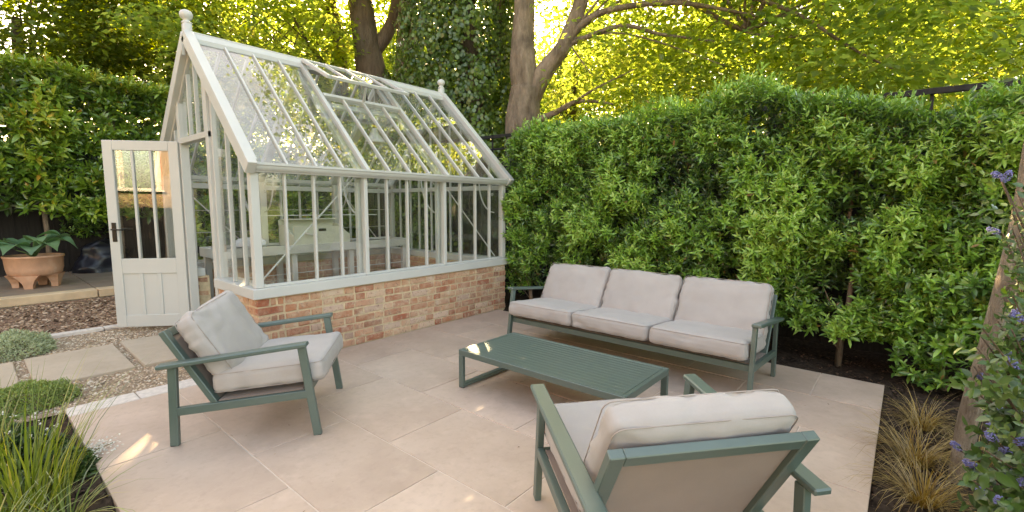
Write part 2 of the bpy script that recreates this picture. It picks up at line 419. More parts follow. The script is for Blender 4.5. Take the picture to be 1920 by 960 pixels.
SILVER = mk_leaf('silver_green_leaf', [(0, (.30, .35, .20)), (.6, (.50, .55, .35)), (1, (.68, .70, .52))], (1.0, 1.05, .75), .3, .02, .6)
LOWGREEN = mk_leaf('thyme_leaf', [(0, (.14, .21, .06)), (.6, (.28, .36, .11)), (1, (.44, .48, .19))], (1.2, 1.2, .7), .3, .03, .5)
GRASSM = mk_leaf('tall_grass_blade', [(0, (.06, .105, .018)), (.5, (.17, .23, .04)), (.85, (.30, .33, .07)), (1, (.46, .39, .12))], (1.5, 1.4, .5), .4, .05, .5)
SEDGE = mk_leaf('golden_sedge_blade', [(0, (.15, .085, .02)), (.5, (.32, .20, .05)), (1, (.50, .36, .13))], (1.3, 1.2, .6), .35, .04, .5)
WHITEPET = mk_tinted('cream_petals', [(0, (.55, .50, .42)), (1, (.78, .76, .68))], .7)
BLUEPET = mk_tinted('blue_petals', [(0, (.13, .13, .33)), (.6, (.19, .19, .42)), (1, (.29, .29, .52))], .7)
GLASS = mk_glass('wall_glass', .012, .018, 1.2)
ROOFGLASS = mk_glass('roof_glass', .02, .12, 1.3)
DOORGLASS = mk_glass('door_glass', .06, .006, 1.6)
# ------------------------------------------------------------------ the setting: ground, patio, paths
def gz(x, y):
    """Height of the left garden: level by the patio, rising to the terrace."""
    y = np.asarray(y, float)
    return np.interp(y, [4.3, 6.5, 6.75, 7.86], [-.012, .045, .05, .205])

def sheet(name, x0, x1, y0, y1, nx, ny, zf, mat, amp=0.0, parent=None):
    xs = np.linspace(x0, x1, nx+1); ys = np.linspace(y0, y1, ny+1); X, Y = np.meshgrid(xs, ys)
    Z = zf(X, Y) + (rng.normal(0, amp, X.shape) if amp else 0)
    V = np.stack([X, Y, np.broadcast_to(Z, X.shape)], 2).reshape(-1, 3); q = np.arange(nx*ny); i = q % nx + (q//nx)*(nx+1)
    loops = np.stack([i, i+1, i+nx+2, i+nx+1], 1).ravel()
    return link_mesh(name, np_mesh(name, V, loops, np.arange(len(q))*4, mat, None, True), parent)

MB().span((-300, -300, -.6), (300, 300, -.14), .01).build('ground', LAWN)['kind'] = 'structure'

# patio: bed of grout and the slabs of the photograph's own joint pattern
XR = [.373, .965, 1.545, 2.148, 2.768, 3.39, 4.005, 4.622]
PY0, PY1 = .043, 4.130
patio = MB().span((.378, PY0+.005, -.10), (4.617, PY1, -.0045), .002).build('patio', GROUT); tag(patio, kind='structure')
offs = [.43, .89, .425, .87, .43, .90, .461]
G_ = .0042
for r in range(7):
    ys = [PY0-G_]; y = offs[r]
    while y < PY1-.12: ys.append(y); y += .912
    ys.append(PY1+G_)
    for a, b in zip(ys[:-1], ys[1:]):
        w, l = XR[r+1]-XR[r]-2*G_, b-a-2*G_
        MB().box((0, 0, 0), (w, l, .03), .002).build('paving_slab', SLAB, patio, loc=((XR[r]+XR[r+1])/2, (a+b)/2, -.0153+random.uniform(-.0008, .0008)))
# pale kerb along the gravel
kerb = MB().span((.375, 4.145, -.12), (1.53, 4.315, -.014), .002).build('kerb', GROUT); tag(kerb, kind='structure')
for k in range(3):
    MB().box((0, 0, 0), (.378, .183, .06), .004).build('kerb_stone', CONCRETE, kerb, loc=(.373+.191+k*.386, 4.228, -.029))
# soil beds
def soilz(x, y): return np.full(np.shape(x), -.035)
tag(sheet('planting_bed', 4.625, 5.8, -3.0, 6.6, 16, 90, soilz, SOIL, .012), kind='structure')
tag(sheet('side_bed', .9, 4.625, -3.0, .043, 60, 50, soilz, SOIL, .012), kind='structure')
tag(sheet('border_bed', -2.2, .373, 1.2, 4.28, 50, 60, lambda x, y: np.full(np.shape(x), -.03), SOIL, .012), kind='structure')
tag(sheet('lawn', -8, 4.6, -9, -3.0, 4, 4, lambda x, y: np.full(np.shape(x), -.06), LAWN), kind='structure')
# gravel garden on the left with stepping slabs
tag(sheet('gravel_path', -2.2, 1.58, 4.29, 6.52, 40, 30, lambda x, y: gz(x, y)-.006, GRAVELBED, .002), kind='structure')
tag(sheet('bark_path', -2.2, 5.7, 6.50, 7.84, 60, 24, lambda x, y: gz(x, y)-.008, BARKBED, .006), kind='structure')
path = empty('path', (0, 0, 0)); tag(path, kind='structure')
for (a, b, c, d) in ((-.98, -.36, 4.93, 5.80), (-.30, .215, 4.93, 5.79), (.285, .885, 4.925, 5.81), (.945, 1.525, 4.92, 5.85)):
    zc = float(gz(0, (c+d)/2)); sl = (gz(0, d)-gz(0, c))/(d-c)
    MB().box((0, 0, 0), (b-a, d-c, .05), .005, jit=.0015).build('stepping_slab', PATHSLAB, path, loc=((a+b)/2, (c+d)/2, zc-.006), rot=(math.atan(sl), 0, 0))
kb = MB().span((.30, 6.50, -.05), (5.3, 6.60, .03), .002).build('kerb', GROUT); tag(kb, kind='structure')
for k in range(2):
    MB().box((0, 0, 0), (.62, .095, .08), .004).build('kerb_stone', CONCRETE, kb, loc=(.62+k*.628, 6.56, .032))
# terrace and its step
ter = MB().span((-2.5, 7.9, -.05), (5.7, 10.45, .285), .01).build('terrace', GROUT); tag(ter, kind='structure')
for i in range(9):
    for j in range(4):
        MB().box((0, 0, 0), (.892, .592, .03), .003).build('paving_slab', TERRACE, ter, loc=(-2.05+.9*i, 8.35+.6*j, .2875))
for i in range(6):
    MB().box((0, 0, 0), (1.19, .20, .10), .006).build('edging_stone', EDGING, ter, loc=(-1.9+1.2*i, 7.95, .255))

# loose stones, chips and crumbs
n = 15000; P = np.stack([rng.uniform(-1.4, 1.56, n), rng.uniform(4.325, 6.50, n), np.zeros(n)], 1)
onslab = np.zeros(n, bool)
for (a, b, c, d) in ((-.98, -.36, 4.93, 5.80), (-.30, .215, 4.93, 5.79), (.285, .885, 4.925, 5.81), (.945, 1.525, 4.92, 5.85)):
    onslab |= (P[:, 0] > a-.003) & (P[:, 0] < b+.003) & (P[:, 1] > c-.003) & (P[:, 1] < d+.003)
P = P[~onslab]; P[:, 2] = gz(P[:, 0], P[:, 1])-.006
tag(pebbles('gravel', P, rng.uniform(.006, .0135, len(P)), .7, rng.uniform(0, 1, len(P)), PEBBLE), 'honey coloured gravel around the stepping slabs', 'gravel', kind='stuff')
n = 8000; P = np.stack([rng.uniform(-1.4, 2.6, n), rng.uniform(6.62, 7.84, n), np.zeros(n)], 1); P[:, 2] = gz(P[:, 0], P[:, 1])-.008
tag(pebbles('bark_chippings', P, rng.uniform(.009, .026, n), .45, rng.uniform(0, 1, n)**1.2, CHIPS), 'brown bark chippings between kerb and terrace', 'bark', kind='stuff')
def crumbs(name, x0, x1, y0, y1, n, z, label):
    P = np.stack([rng.uniform(x0, x1, n), rng.uniform(y0, y1, n), np.full(n, z)], 1)
    tag(pebbles(name, P, rng.uniform(.004, .017, n), .6, rng.uniform(0, 1, n)**1.6, SOILBITS), label, 'soil', kind='stuff')
crumbs('mulch', 4.63, 5.5, -1.3, 4.6, 5000, -.038, 'dark crumbly mulch under the laurel hedge')
crumbs('mulch', 2.4, 4.62, -1.3, .035, 6000, -.038, 'dark crumbly mulch beside the golden sedges')
crumbs('mulch', -.8, .365, 1.9, 4.26, 5000, -.034, 'dark crumbly mulch around the tall grass')

# ------------------------------------------------------------------ greenhouse
X0, X1, Y0, Y1, YR = 1.575, 4.770, 4.133, 6.667, 5.400
ZW, ZS, ZE, ZR = .603, .690, 1.690, 3.000           # wall top, sill top, eaves, ridge line
GX, GY = (X1-X0), (Y1-Y0)
gh = empty('greenhouse', (X0, Y0, 0), label='white painted glasshouse on a low brick wall with steep glazed roof', cat='greenhouse')
def loc(o): o.location = Vector(o.location) - Vector((X0, Y0, 0)); return o
def gp_(mb, name, mat=PAINT, parent=gh, smooth=False):
    o = mb.build(name, mat, parent, smooth)
    if parent is gh: o.location = (-X0, -Y0, 0)
    return o
DY0, DY1 = 5.10, 5.86                                # doorway
TH = .215
wall = MB()
for a, b in (((X0+.007, Y0+.007, -.1), (X1-.008, Y0+TH-.008, ZW)), ((X0+.008, Y1-TH+.008, -.1), (X1-.008, Y1-.008, ZW)),
             ((X0+.0075, Y0+TH-.01, -.1), (X0+TH-.008, DY0-.075, ZW-.001)), ((X0+.0085, DY1+.075, -.1), (X0+TH-.008, Y1-TH+.01, ZW-.001)),
             ((X1-TH+.008, Y0+TH-.01, -.1), (X1-.0085, Y1-TH+.01, ZW-.001))): wall.span(a, b, .001)
wall_o = gp_(wall, 'brick_wall', MORTAR)
BH, JT = .0610, .0140
var = {}
for key, ln in (('s', .2135), ('h', .1015), ('q', .0455)):
    var[key] = [MB().box((0, 0, 0), (ln, .05, BH), .006, jit=.0034).mesh('brick', BRICK) for _ in range(8)]
def lay(origin, direc, inward, length, courses, start_full, seq, joined=None):
    """One face of brickwork: courses of bricks set into the wall along 'direc'."""
    ang = math.atan2(direc[1], direc[0])
    for c in range(courses):
        x = 0.0; k = c % 2; z = .0045 + c*(BH+JT) + BH/2
        while x < length - .02:
            kind = seq[k % len(seq)]
            if x == 0 and c % 2 == 1 and len(seq) > 1: kind = 'h'
            if len(seq) > 1 and c % 2 == 1 and k == 2 and x < .2: kind = 'q'; k -= 1
            ln = {'s': .2135, 'h': .1015, 'q': .0455}[kind]; ln2 = min(ln*random.uniform(.965, 1.03), length-x)
            if ln2 < .03: break
            p = Vector(origin) + Vector(direc)*(x+ln2/2) + Vector(inward)*(.025+random.uniform(-.003, .003)); p.z = z+random.uniform(-.0015, .0015)
            sc = ln2/ln
            if joined is not None:
                joined.box(p, (ln2 if abs(direc[0]) > .5 else .05, .05 if abs(direc[0]) > .5 else ln2, BH), .0045, jit=.002)
            else:
                o = link_mesh('brick', random.choice(var[kind]), wall_o, p, (random.uniform(-.008, .008), random.uniform(-.006, .006), ang+random.uniform(-.008, .008)+random.choice((0, math.pi))))
                o.scale = (sc, 1, 1)
            x += ln2 + JT*random.uniform(.75, 1.25); k += 1
lay((X0, Y0, 0), (1, 0, 0), (0, 1, 0), GX, 8, True, 'sh')
lay((X0, Y0+.06, 0), (0, 1, 0), (1, 0, 0), DY0-.075-Y0-.06, 8, True, 'sh')
lay((X1-TH, Y0+TH, 0), (0, 1, 0), (1, 0, 0), GY-2*TH, 8, True, 's')
jb = MB()
lay((X0+TH, Y1-TH, 0), (1, 0, 0), (0, 1, 0), GX-2*TH, 8, True, 's', jb)
lay((X0, DY1+.075, 0), (0, 1, 0), (1, 0, 0), Y1-DY1-.075, 8, True, 'sh', jb)
lay((X1, Y0+.06, 0), (0, 1, 0), (-1, 0, 0), GY-.06, 8, True, 's', jb)
lay((X0, Y1, 0), (1, 0, 0), (0, -1, 0), GX, 8, True, 's', jb)
jo = jb.build('brickwork', BRICK, wall_o); jo['kind'] = 'stuff'
# reveal beside the doorway
for c in range(8):
    for y, sg in ((DY0-.075, -1), (DY1+.075, 1)):
        o = link_mesh('brick', random.choice(var['h']), wall_o, (X0+.06+(c % 2)*.08, y+sg*.024, .0045+c*(BH+JT)+BH/2), (0, 0, 0))

# sills
gp_(MB().span((X0-.035, Y0-.035, ZW+.001), (X1+.035, Y0+.17, ZS), .004), 'sill')
gp_(MB().span((X0-.034, Y1-.17, ZW+.001), (X1+.034, Y1+.035, ZS), .004), 'sill')
gp_(MB().span((X1-.17, Y0+.171, ZW+.001), (X1+.034, Y1-.171, ZS-.001), .004), 'sill')
gp_(MB().span((X0-.034, Y0+.171, ZW+.001), (X0+.17, DY0-.072, ZS-.001), .004), 'sill')
gp_(MB().span((X0-.034, DY1+.072, ZW+.001), (X0+.17, Y1-.171, ZS-.001), .004), 'sill')
FY, BY_, FX, EX = Y0+.035, Y1-.035, X0+.035, X1-.035      # glazing planes
for (x, y) in ((FX, FY), (EX, FY), (FX, BY_), (EX, BY_)):
    gp_(MB().box((x, y, (ZS+ZE)/2), (.068, .068, ZE-ZS-.002), .004), 'corner_post')
XB = [X0+.03+(GX-.06)*k/12 for k in range(13)]
for fy, s in ((FY, 1), (BY_, -1)):
    for k in range(1, 12):
        if k % 4 == 0:
            gp_(MB().box((XB[k], fy-.002*s, (ZS+ZE)/2), (.042, .062, ZE-ZS-.004), .004), 'mullion')
            gp_(MB().box((XB[k]-.005, fy+.075*s, (ZS+ZE)/2), (.085, .055, ZE-ZS-.006), .006), 'pilaster')
        else:
            gp_(MB().box((XB[k], fy, (ZS+ZE)/2), (.021, .042, ZE-ZS-.004), .004), 'glazing_bar')
    for k in range(12):
        gp_(MB().span((XB[k]+.008, fy+.004*s-.002, ZS-.004), (XB[k+1]-.008, fy+.004*s+.002, ZE+.004), .0005), 'pane', GLASS)
    gp_(MB().span((X0+.002, fy-.035, ZE), (X1-.002, fy+.035, ZE+.05), .004), 'eaves_beam')
    gp_(MB().span((X0+.072, fy-.02, ZS), (X1-.072, fy+.02, ZS+.022), .003), 'glazing_bead')
# gutters: an ogee moulding with a return at the ends
def gutter(y, s):
    prof = [(0, 0), (-.030, .0), (-.036, .010), (-.050, .018), (-.062, .034), (-.068, .052), (-.078, .058), (-.078, .078), (-.066, .078), (-.060, .03), (-.03, .012), (0, .012)]
    mb = MB(); mb.prism([(y+s*a, 1.662+b) for a, b in prof], X0-.02, X1+.075, 0)
    for xe in (X0-.021, X1+.071):
        mb.prism([(y+s*a, 1.662+b) for a, b in prof[:8]]+[(y, 1.74)], xe, xe+.005, 0)
    return gp_(mb, 'gutter')
gutter(Y0+.001, 1); gutter(Y1-.001, -1)
# roof
EY0, EZ = Y0-.015, 1.745                                 # eaves line of the roof plane
def slope(t, side, off=0.0):
    """Point on a roof slope: t=0 at the eaves, 1 at the ridge; off = height above the glass."""
    sx = 1 if side == 0 else -1
    y = (EY0 if side == 0 else 2*YR-EY0); dy = (YR-EY0)*sx; dz = ZR-EZ; ln = math.hypot(dy, dz)
    return y+dy*t - off*dz/ln*sx, EZ+dz*t + off*abs(dy)/ln
VX0, VX1 = XB[4], XB[8]
for side in (0, 1):
    nup = (0, -(ZR-EZ)*(1 if side == 0 else -1), YR-EY0)
    def rb(x, t0, t1, w, h, name, off=0.0):
        a, b = slope(t0, side, off), slope(t1, side, off)
        return gp_(MB().beam((x, a[0], a[1]), (x, b[0], b[1]), w, h, nup, .004), name)
    for k in range(13):
        tt = .985
        if k in (0, 12):
            rb(X0-.012 if k == 0 else X1+.012, -.045, 1.0, .075, .115, 'barge_rafter')
            rb(X0+.02 if k == 0 else X1-.02, -.02, 1.0, .03, .14, 'barge_moulding', -.012)
        elif k % 4 == 0:
            rb(XB[k], -.02, tt, .044, .060, 'rafter')
            rb(XB[k]-.004, .0, tt, .095, .05, 'truss_rafter', -.075)
        else:
            rb(XB[k], -.03, tt if not (side == 0 and 4 < k < 8) else .655, .022, .042, 'glazing_bar')
    for k in range(12):
        t1 = .985
        if side == 0 and 4 <= k < 8: t1 = .665
        a, b = slope(-.03, side), slope(t1, side)
        gp_(MB().beam((( XB[k]+XB[k+1])/2, a[0], a[1]), ((XB[k]+XB[k+1])/2, b[0], b[1]), XB[k+1]-XB[k]-.012, .004, nup, .0005), 'pane', ROOFGLASS)
a = slope(.66, 0); gp_(MB().beam((VX0+.03, a[0], a[1]), (VX1-.03, a[0], a[1]), .05, .06, (0, -(ZR-EZ), YR-EY0), .004), 'vent_sill')
a = slope(.63, 0, -.07); gp_(MB().beam((VX0+.03, a[0], a[1]), (VX1-.03, a[0], a[1]), .08, .03, (0, -(ZR-EZ), YR-EY0), .004), 'purlin')
gp_(MB().prism([(YR-.075, ZR-.075), (YR-.075, ZR-.03), (YR-.03, ZR+.025), (YR+.03, ZR+.025), (YR+.075, ZR-.03), (YR+.075, ZR-.075)], X0+.03, X1-.03, 0), 'ridge')
gp_(MB().span((X0+.02, YR-.022, ZR+.022), (X1-.02, YR+.022, ZR+.045), .005), 'ridge_cap')
# open roof vent in the middle bay, hinged at the ridge
vent = empty('roof_vent', (-X0, -Y0, 0), parent=gh)
hy, hz = YR-.065, ZR+.015; va = R_(26.5); vl = .62
vd = Vector((0, -math.cos(va), -math.sin(va))); vu = Vector((0, -math.sin(va), math.cos(va)))
H0 = Vector((0, hy, hz)); H1 = H0+vd*vl
for x in (VX0+.015, VX1-.015): gp_(MB().beam((x, H0.y, H0.z), (x, H1.y, H1.z), .05, .036, vu, .003), 'vent_stile', PAINT, vent)
for q in (H0+vd*.02, H1-vd*.02): gp_(MB().beam((VX0+.042, q.y, q.z), (VX1-.042, q.y, q.z), .045, .034, vu, .003), 'vent_rail', PAINT, vent)
for k in (5, 6, 7):
    a, b = H0+vd*.045, H1-vd*.045; gp_(MB().beam((XB[k], a.y, a.z), (XB[k], b.y, b.z), .022, .03, vu, .003), 'glazing_bar', PAINT, vent)
for k in range(4, 8):
    a, b = H0+vd*.03, H1-vd*.03; xm = (XB[k]+XB[k+1])/2
    gp_(MB().beam((xm, a.y, a.z), (xm, b.y, b.z), XB[k+1]-XB[k]-.02, .004, vu, .0005), 'pane', ROOFGLASS, vent)
a = slope(.655, 0, .01); gp_(MB().beam(((VX0+VX1)/2, a[0], a[1]), ((VX0+VX1)/2-.05, H1.y+.03, H1.z-.02), .02, .03, (1, 0, 0), .003), 'vent_stay', PAINT, vent)
gp_(MB().beam(((VX0+VX1)/2+.08, a[0]+.05, a[1]+.05), ((VX0+VX1)/2-.04, H1.y+.05, H1.z-.015), .012, .02, (1, 0, 0), .002), 'vent_stay', IRON, vent)
# finials
for x in (X0-.005, X1-.0):
    mb = MB(); mb.box((x, YR, ZR+.02), (.07, .085, .19), .012)
    mb.lathe([(.034, .10), (.044, .108), (.044, .122), (.030, .13), (.028, .142), (.046, .156), (.056, .178), (.056, .20), (.044, .222), (.02, .234), (0, .237)], (x, YR, ZR), 20)
    gp_(mb, 'finial', PAINT, gh, True)
    gp_(MB().prism([(YR-.012, ZR-.08), (YR+.012, ZR-.08), (YR+.004, ZR-.19), (YR-.004, ZR-.19)], x-.055 if x < 3 else x+.03, x-.03 if x < 3 else x+.055, 0), 'finial_drop')
# gables
def gable_top(y):
    t = (y-EY0)/(YR-EY0) if y < YR else (2*YR-EY0-y)/(YR-EY0)
    return EZ+(ZR-EZ)*t-.06
DZ = 2.065                                              # top of the door head
YG = [Y0+.035, 4.405, 4.675, 4.95, 5.185, 5.40, 5.615, 5.85+.06, 6.125, 6.395, Y1-.035]
for gx, is_front in ((FX, True), (EX, False)):
    s = 1 if is_front else -1
    for i, y in enumerate(YG):
        if i in (0, 10): continue
        base = ZS
        if is_front and i in (3, 7): base = 0.02
        if is_front and 4 <= i <= 6: base = DZ+.0
        w = (.07, .07) if (is_front and i in (3, 7)) else (.036, .021)
        if is_front and i in (3, 7):
            yy = DY0-.037 if i == 3 else DY1+.037
            gp_(MB().span((gx-.04, yy-.036, base), (gx+.04, yy+.036, gable_top(yy)), .004), 'door_jamb')
            yy2 = yy+(-.055 if i == 3 else .055)
            gp_(MB().span((gx-.015, yy2-.018, ZS), (gx+.05, yy2+.018, gable_top(yy2)-.03), .004), 'glazing_bar')
        else:
            gp_(MB().span((gx-w[0]/2, y-w[1]/2, base), (gx+w[0]/2, y+w[1]/2, gable_top(y)), .004), 'glazing_bar')
    for i in range(10):
        ya, yb = YG[i], YG[i+1]; base = ZS
        if is_front and 3 <= i <= 6:
            base = DZ
            if i == 3: ya = DY0-.03
            if i == 6: yb = DY1+.03
        poly = [(ya, base), (yb, base), (yb, gable_top(yb)+.02)]
        if ya < YR < yb: poly.append((YR, gable_top(YR)+.02))
        poly.append((ya, gable_top(ya)+.02))
        gp_(MB().prism(poly, gx-.002, gx+.002, 0), 'pane', GLASS)
    if is_front:
        gp_(MB().span((gx-.042, DY0-.073, DZ-.045), (gx+.042, DY1+.073, DZ+.012), .004), 'door_head')
        gp_(MB().span((gx-.03, DY0-.05, .0), (gx+.06, DY1+.05, .05), .006), 'threshold')
    else:
        gp_(MB().span((gx-.025, Y0+.08, 1.60), (gx+.025, Y1-.08, 1.66), .004), 'tie_beam')
# curved spandrel brackets and crossed rods at the posts
def arc_bracket(px, py, sy, z0, span_, rise, name='bracket'):
    pts = [(px, py+sy*span_*math.sin(t), z0+rise*(1-math.cos(t))) for t in np.linspace(0, math.pi/2, 9)]
    mb = MB()
    for p, q in zip(pts[:-1], pts[1:]): mb.beam(p, q, .014, .018, (1, 0, 0), .003, .002)
    for (dy, dz, rr) in ((.05, rise*.80, .026), (.10, rise*.93, .018), (.035, rise*.58, .016)):
        ring = [(px, py+sy*dy+rr*math.cos(a), z0+dz+rr*math.sin(a)) for a in np.linspace(0, 2*math.pi, 11)]
        mb.tube(ring, .005, 6, False)
    gp_(mb, name)
for k in (4, 8):
    arc_bracket(XB[k], Y0+.14, 1, 1.30, .30, .46); arc_bracket(XB[k], Y1-.14, -1, 1.30, .30, .46)
    # lacy ridge plate under the truss
    mb = MB()
    for (dy, dz, rr) in ((0, -.20, .05), (-.06, -.28, .028), (.06, -.28, .028), (0, -.33, .03)):
        mb.tube([(XB[k], YR+dy+rr*math.cos(a), ZR+dz+rr*math.sin(a)) for a in np.linspace(0, 2*math.pi, 13)], .006, 6, False)
    mb.beam((XB[k], YR-.30, ZR-.36), (XB[k], YR+.30, ZR-.36), .03, .035)
    gp_(mb, 'truss_plate')
gp_(MB().tube([(XB[0]+.06, FY+.10, ZS+.03), (XB[4]-.06, FY+.07, ZE-.02)], .008, 8), 'brace_rod')
gp_(MB().tube([(XB[11], BY_-.06, ZS+.05), (XB[8]+.05, BY_-.06, ZE-.05)], .008, 8), 'brace_rod')
gp_(MB().tube([(EX-.05, Y0+.12, ZS+.02), (EX-.05, Y0+1.05, ZE-.08)], .008, 8), 'brace_rod')
gp_(MB().tube([(XB[0]+.1, BY_-.06, ZE-.05), (XB[3], BY_-.06, ZS+.2)], .008, 8), 'brace_rod')
for x in (X0+.08, X1-.08): arc_bracket(x, Y0+.14, 1, 1.30, .28, .42)
for z in (1.05, 1.32): gp_(MB().tube([(X0+.1, BY_-.05, z), (X1-.1, BY_-.05, z)], .0035, 6), 'training_wire')
gp_(MB().span((X0+.08, BY_-.05, 1.585), (X1-.08, BY_-.01, 1.65), .004), 'tie_beam')
gp_(MB().tube([(X0+.1, FY+.12, 1.30), (X1-1.9, FY+.12, 1.295)], .004, 6), 'training_wire')
# floor inside
gp_(MB().span((X0+TH, Y0+TH, -.05), (X1-TH, Y1-TH, .012), .002), 'floor', TERRACE)
# door, standing open past a right angle
HX, HY = X0-.01, 5.90
dv = Vector((1.03-HX, 6.37-HY)); da = math.atan2(dv.y, dv.x); DW = .712; DB, DT = .085, 2.045
door = empty('door', (HX-X0, HY-Y0, 0), da, parent=gh)
def dbox(a, b, name, mat=PAINT2, ch=.004): return MB().span(a, b, ch).build(name, mat, door)
t2 = .021; st = .095
dbox((0, -t2, DB), (st, t2, DT), 'stile'); dbox((DW-st, -t2, DB), (DW, t2, DT), 'stile')
dbox((st, -t2+.001, DT-.10), (DW-st, t2-.001, DT), 'rail'); dbox((st, -t2+.001, DB), (DW-st, t2-.001, DB+.13), 'rail'); dbox((st, -t2+.001, .66), (DW-st, t2-.001, .82), 'rail')
iw = (DW-2*st)/3
for k in (1, 2):
    dbox((st+iw*k-.013, -t2+.004, .82), (st+iw*k+.013, t2-.004, DT-.10), 'glazing_bar')
    dbox((st+iw*k-.02, -t2+.003, DB+.13), (st+iw*k+.02, t2-.003, .66), 'muntin')
for k in range(3):
    dbox((st+iw*k+.006, -.002, .815), (st+iw*(k+1)-.006, .002, DT-.095), 'pane', DOORGLASS, .0005)
    dbox((st+iw*k-.004, -.008, DB+.12), (st+iw*(k+1)+.004, .008, .67), 'panel')
for s in (-1, 1):
    dbox((DW-.075, s*(t2+.003)-.004, 1.0), (DW-.032, s*(t2+.003)+.004, 1.20), 'handle_plate', IRON, .003)
    MB().tube([(DW-.053, s*(t2+.004), 1.13), (DW-.053, s*(t2+.045), 1.13), (DW-.07, s*(t2+.052), 1.13), (DW-.17, s*(t2+.052), 1.125)], [.009, .009, .009, .007], 10).build('handle', IRON, door, True)
for z in (.28, 1.80): dbox((-.03, -.034, z-.045), (.03, -.0215, z+.045), 'hinge', IRON, .003)

# ------------------------------------------------------------------ things inside the greenhouse
bench = empty('potting_bench', (3.1, 6.2, 0), label='long white staging bench along the back of the greenhouse', cat='bench')
BX0, BX1, BYF, BYB = -1.25, 1.42, -.30, .26
MB().span((BX0, BYF, .775), (BX1, BYF+.03, .885), .004).build('fascia', PAINT, bench)
MB().span((BX0, BYB-.03, .775), (BX1, BYB, .885), .004).build('fascia', PAINT, bench)
for x in (BX0, BX1-.03): MB().span((x, BYF+.031, .776), (x+.03, BYB-.031, .884), .004).build('end_board', PAINT, bench)
for k in range(6):
    w = (BYB-BYF-.064)/6; MB().span((BX0+.032, BYF+.033+k*w, .80), (BX1-.032, BYF+.033+(k+1)*w-.008, .855), .003).build('slat', BENCHTOP, bench)
for x in (BX0+.06, -.35, .45, BX1-.06):
    for y in (BYF+.07, BYB-.07): MB().span((x-.035, y-.03, .012), (x+.035, y+.03, .774), .004).build('leg', PAINT, bench)
MB().tube([(BX0+.06, BYF+.06, .52), (BX1-.06, BYF+.06, .52)], .006, 6).build('stretcher', PAINT, bench)
tray = empty('potting_tray', (3.13, 6.14, .858), label='pale green wooden potting tray with sloping sides on the bench', cat='tray')
def side_panel(x): return MB().prism([(-.20, 0), (.22, 0), (.22, .27), (.05, .27), (-.20, .13)], x, x+.02, 0)
# the long front board with one sloping shoulder (x-z polygon)
fb = MB(); poly = [(-.44, 0), (.44, 0), (.44, .14), (.24, .255), (-.44, .265)]
vs_ = [(x, -.22, z) for x, z in poly]+[(x, -.20, z) for x, z in poly]; nn = len(poly)
fb.add(vs_, [tuple(range(nn)), tuple(nn+k for k in range(nn))[::-1]]+[(k, nn+k, nn+(k+1) % nn, (k+1) % nn) for k in range(nn)])
tray.scale = (.88, 1, 1)
TRAYM = mk_simple('pale_sage_paint', (.60, .60, .50), .5, .04)
fb.build('front_board', TRAYM, tray)
MB().span((-.44, .20, 0), (.44, .22, .33), .003).build('back_board', TRAYM, tray)
for x in (-.44, .42): side_panel(x).build('side_board', TRAYM, tray)
MB().span((-.418, -.198, .002), (.418, .198, .016), .002).build('base_board', TRAYM, tray)
MB().span((-.07, -.2235, .19), (.05, -.2205, .225), .001).build('name_plate', IRON, tray)
MB().span((-.42, .08, .331), (.42, .225, .346), .003).build('shelf', TRAYM, tray)
MB().tube([(-.30, -.24, .17), (-.20, -.262, .15), (-.10, -.24, .125)], .011, 8).build('handle', PAINT, tray, True)
pap = empty('paper_bag', (2.30, 6.15, .858), label='crumpled white paper bag on the bench near the door', cat='bag')
mb = MB(); mb.lathe([(.13, 0), (.17, .03), (.15, .08), (.10, .11), (.03, .12)], (0, 0, 0), 14)
mb.v = [(x*1.3+random.uniform(-.02, .02), y+random.uniform(-.02, .02), z+random.uniform(0, .02)) for x, y, z in mb.v]; mb.build('sheet', PAPER, pap)
lampo = empty('pendant_lamp', (3.62, YR, 2.20), label='white enamel pendant lamp hanging from the greenhouse ridge', cat='lamp')
MB().lathe([(.135, .0), (.128, .02), (.10, .055), (.06, .10), (.035, .145), (.03, .19), (.024, .19), (.028, .145), (.052, .10), (.092, .055), (.12, .02), (.128, 0)], (0, 0, 0), 28, True).build('shade', LAMPWHITE, lampo, True)
MB().lathe([(.0, .185), (.026, .19), (.026, .24), (.012, .26), (0, .262)], (0, 0, 0), 16).build('cap', IRON, lampo, True)
MB().tube([(0, 0, .26), (.002, 0, .50), (0, 0, .775)], .004, 6).build('cord', LAMPWHITE, lampo)
MB().lathe([(0, .03), (.028, .045), (.034, .075), (.02, .12), (0, .13)], (0, 0, 0), 14).build('bulb', LAMPWHITE, lampo, True)

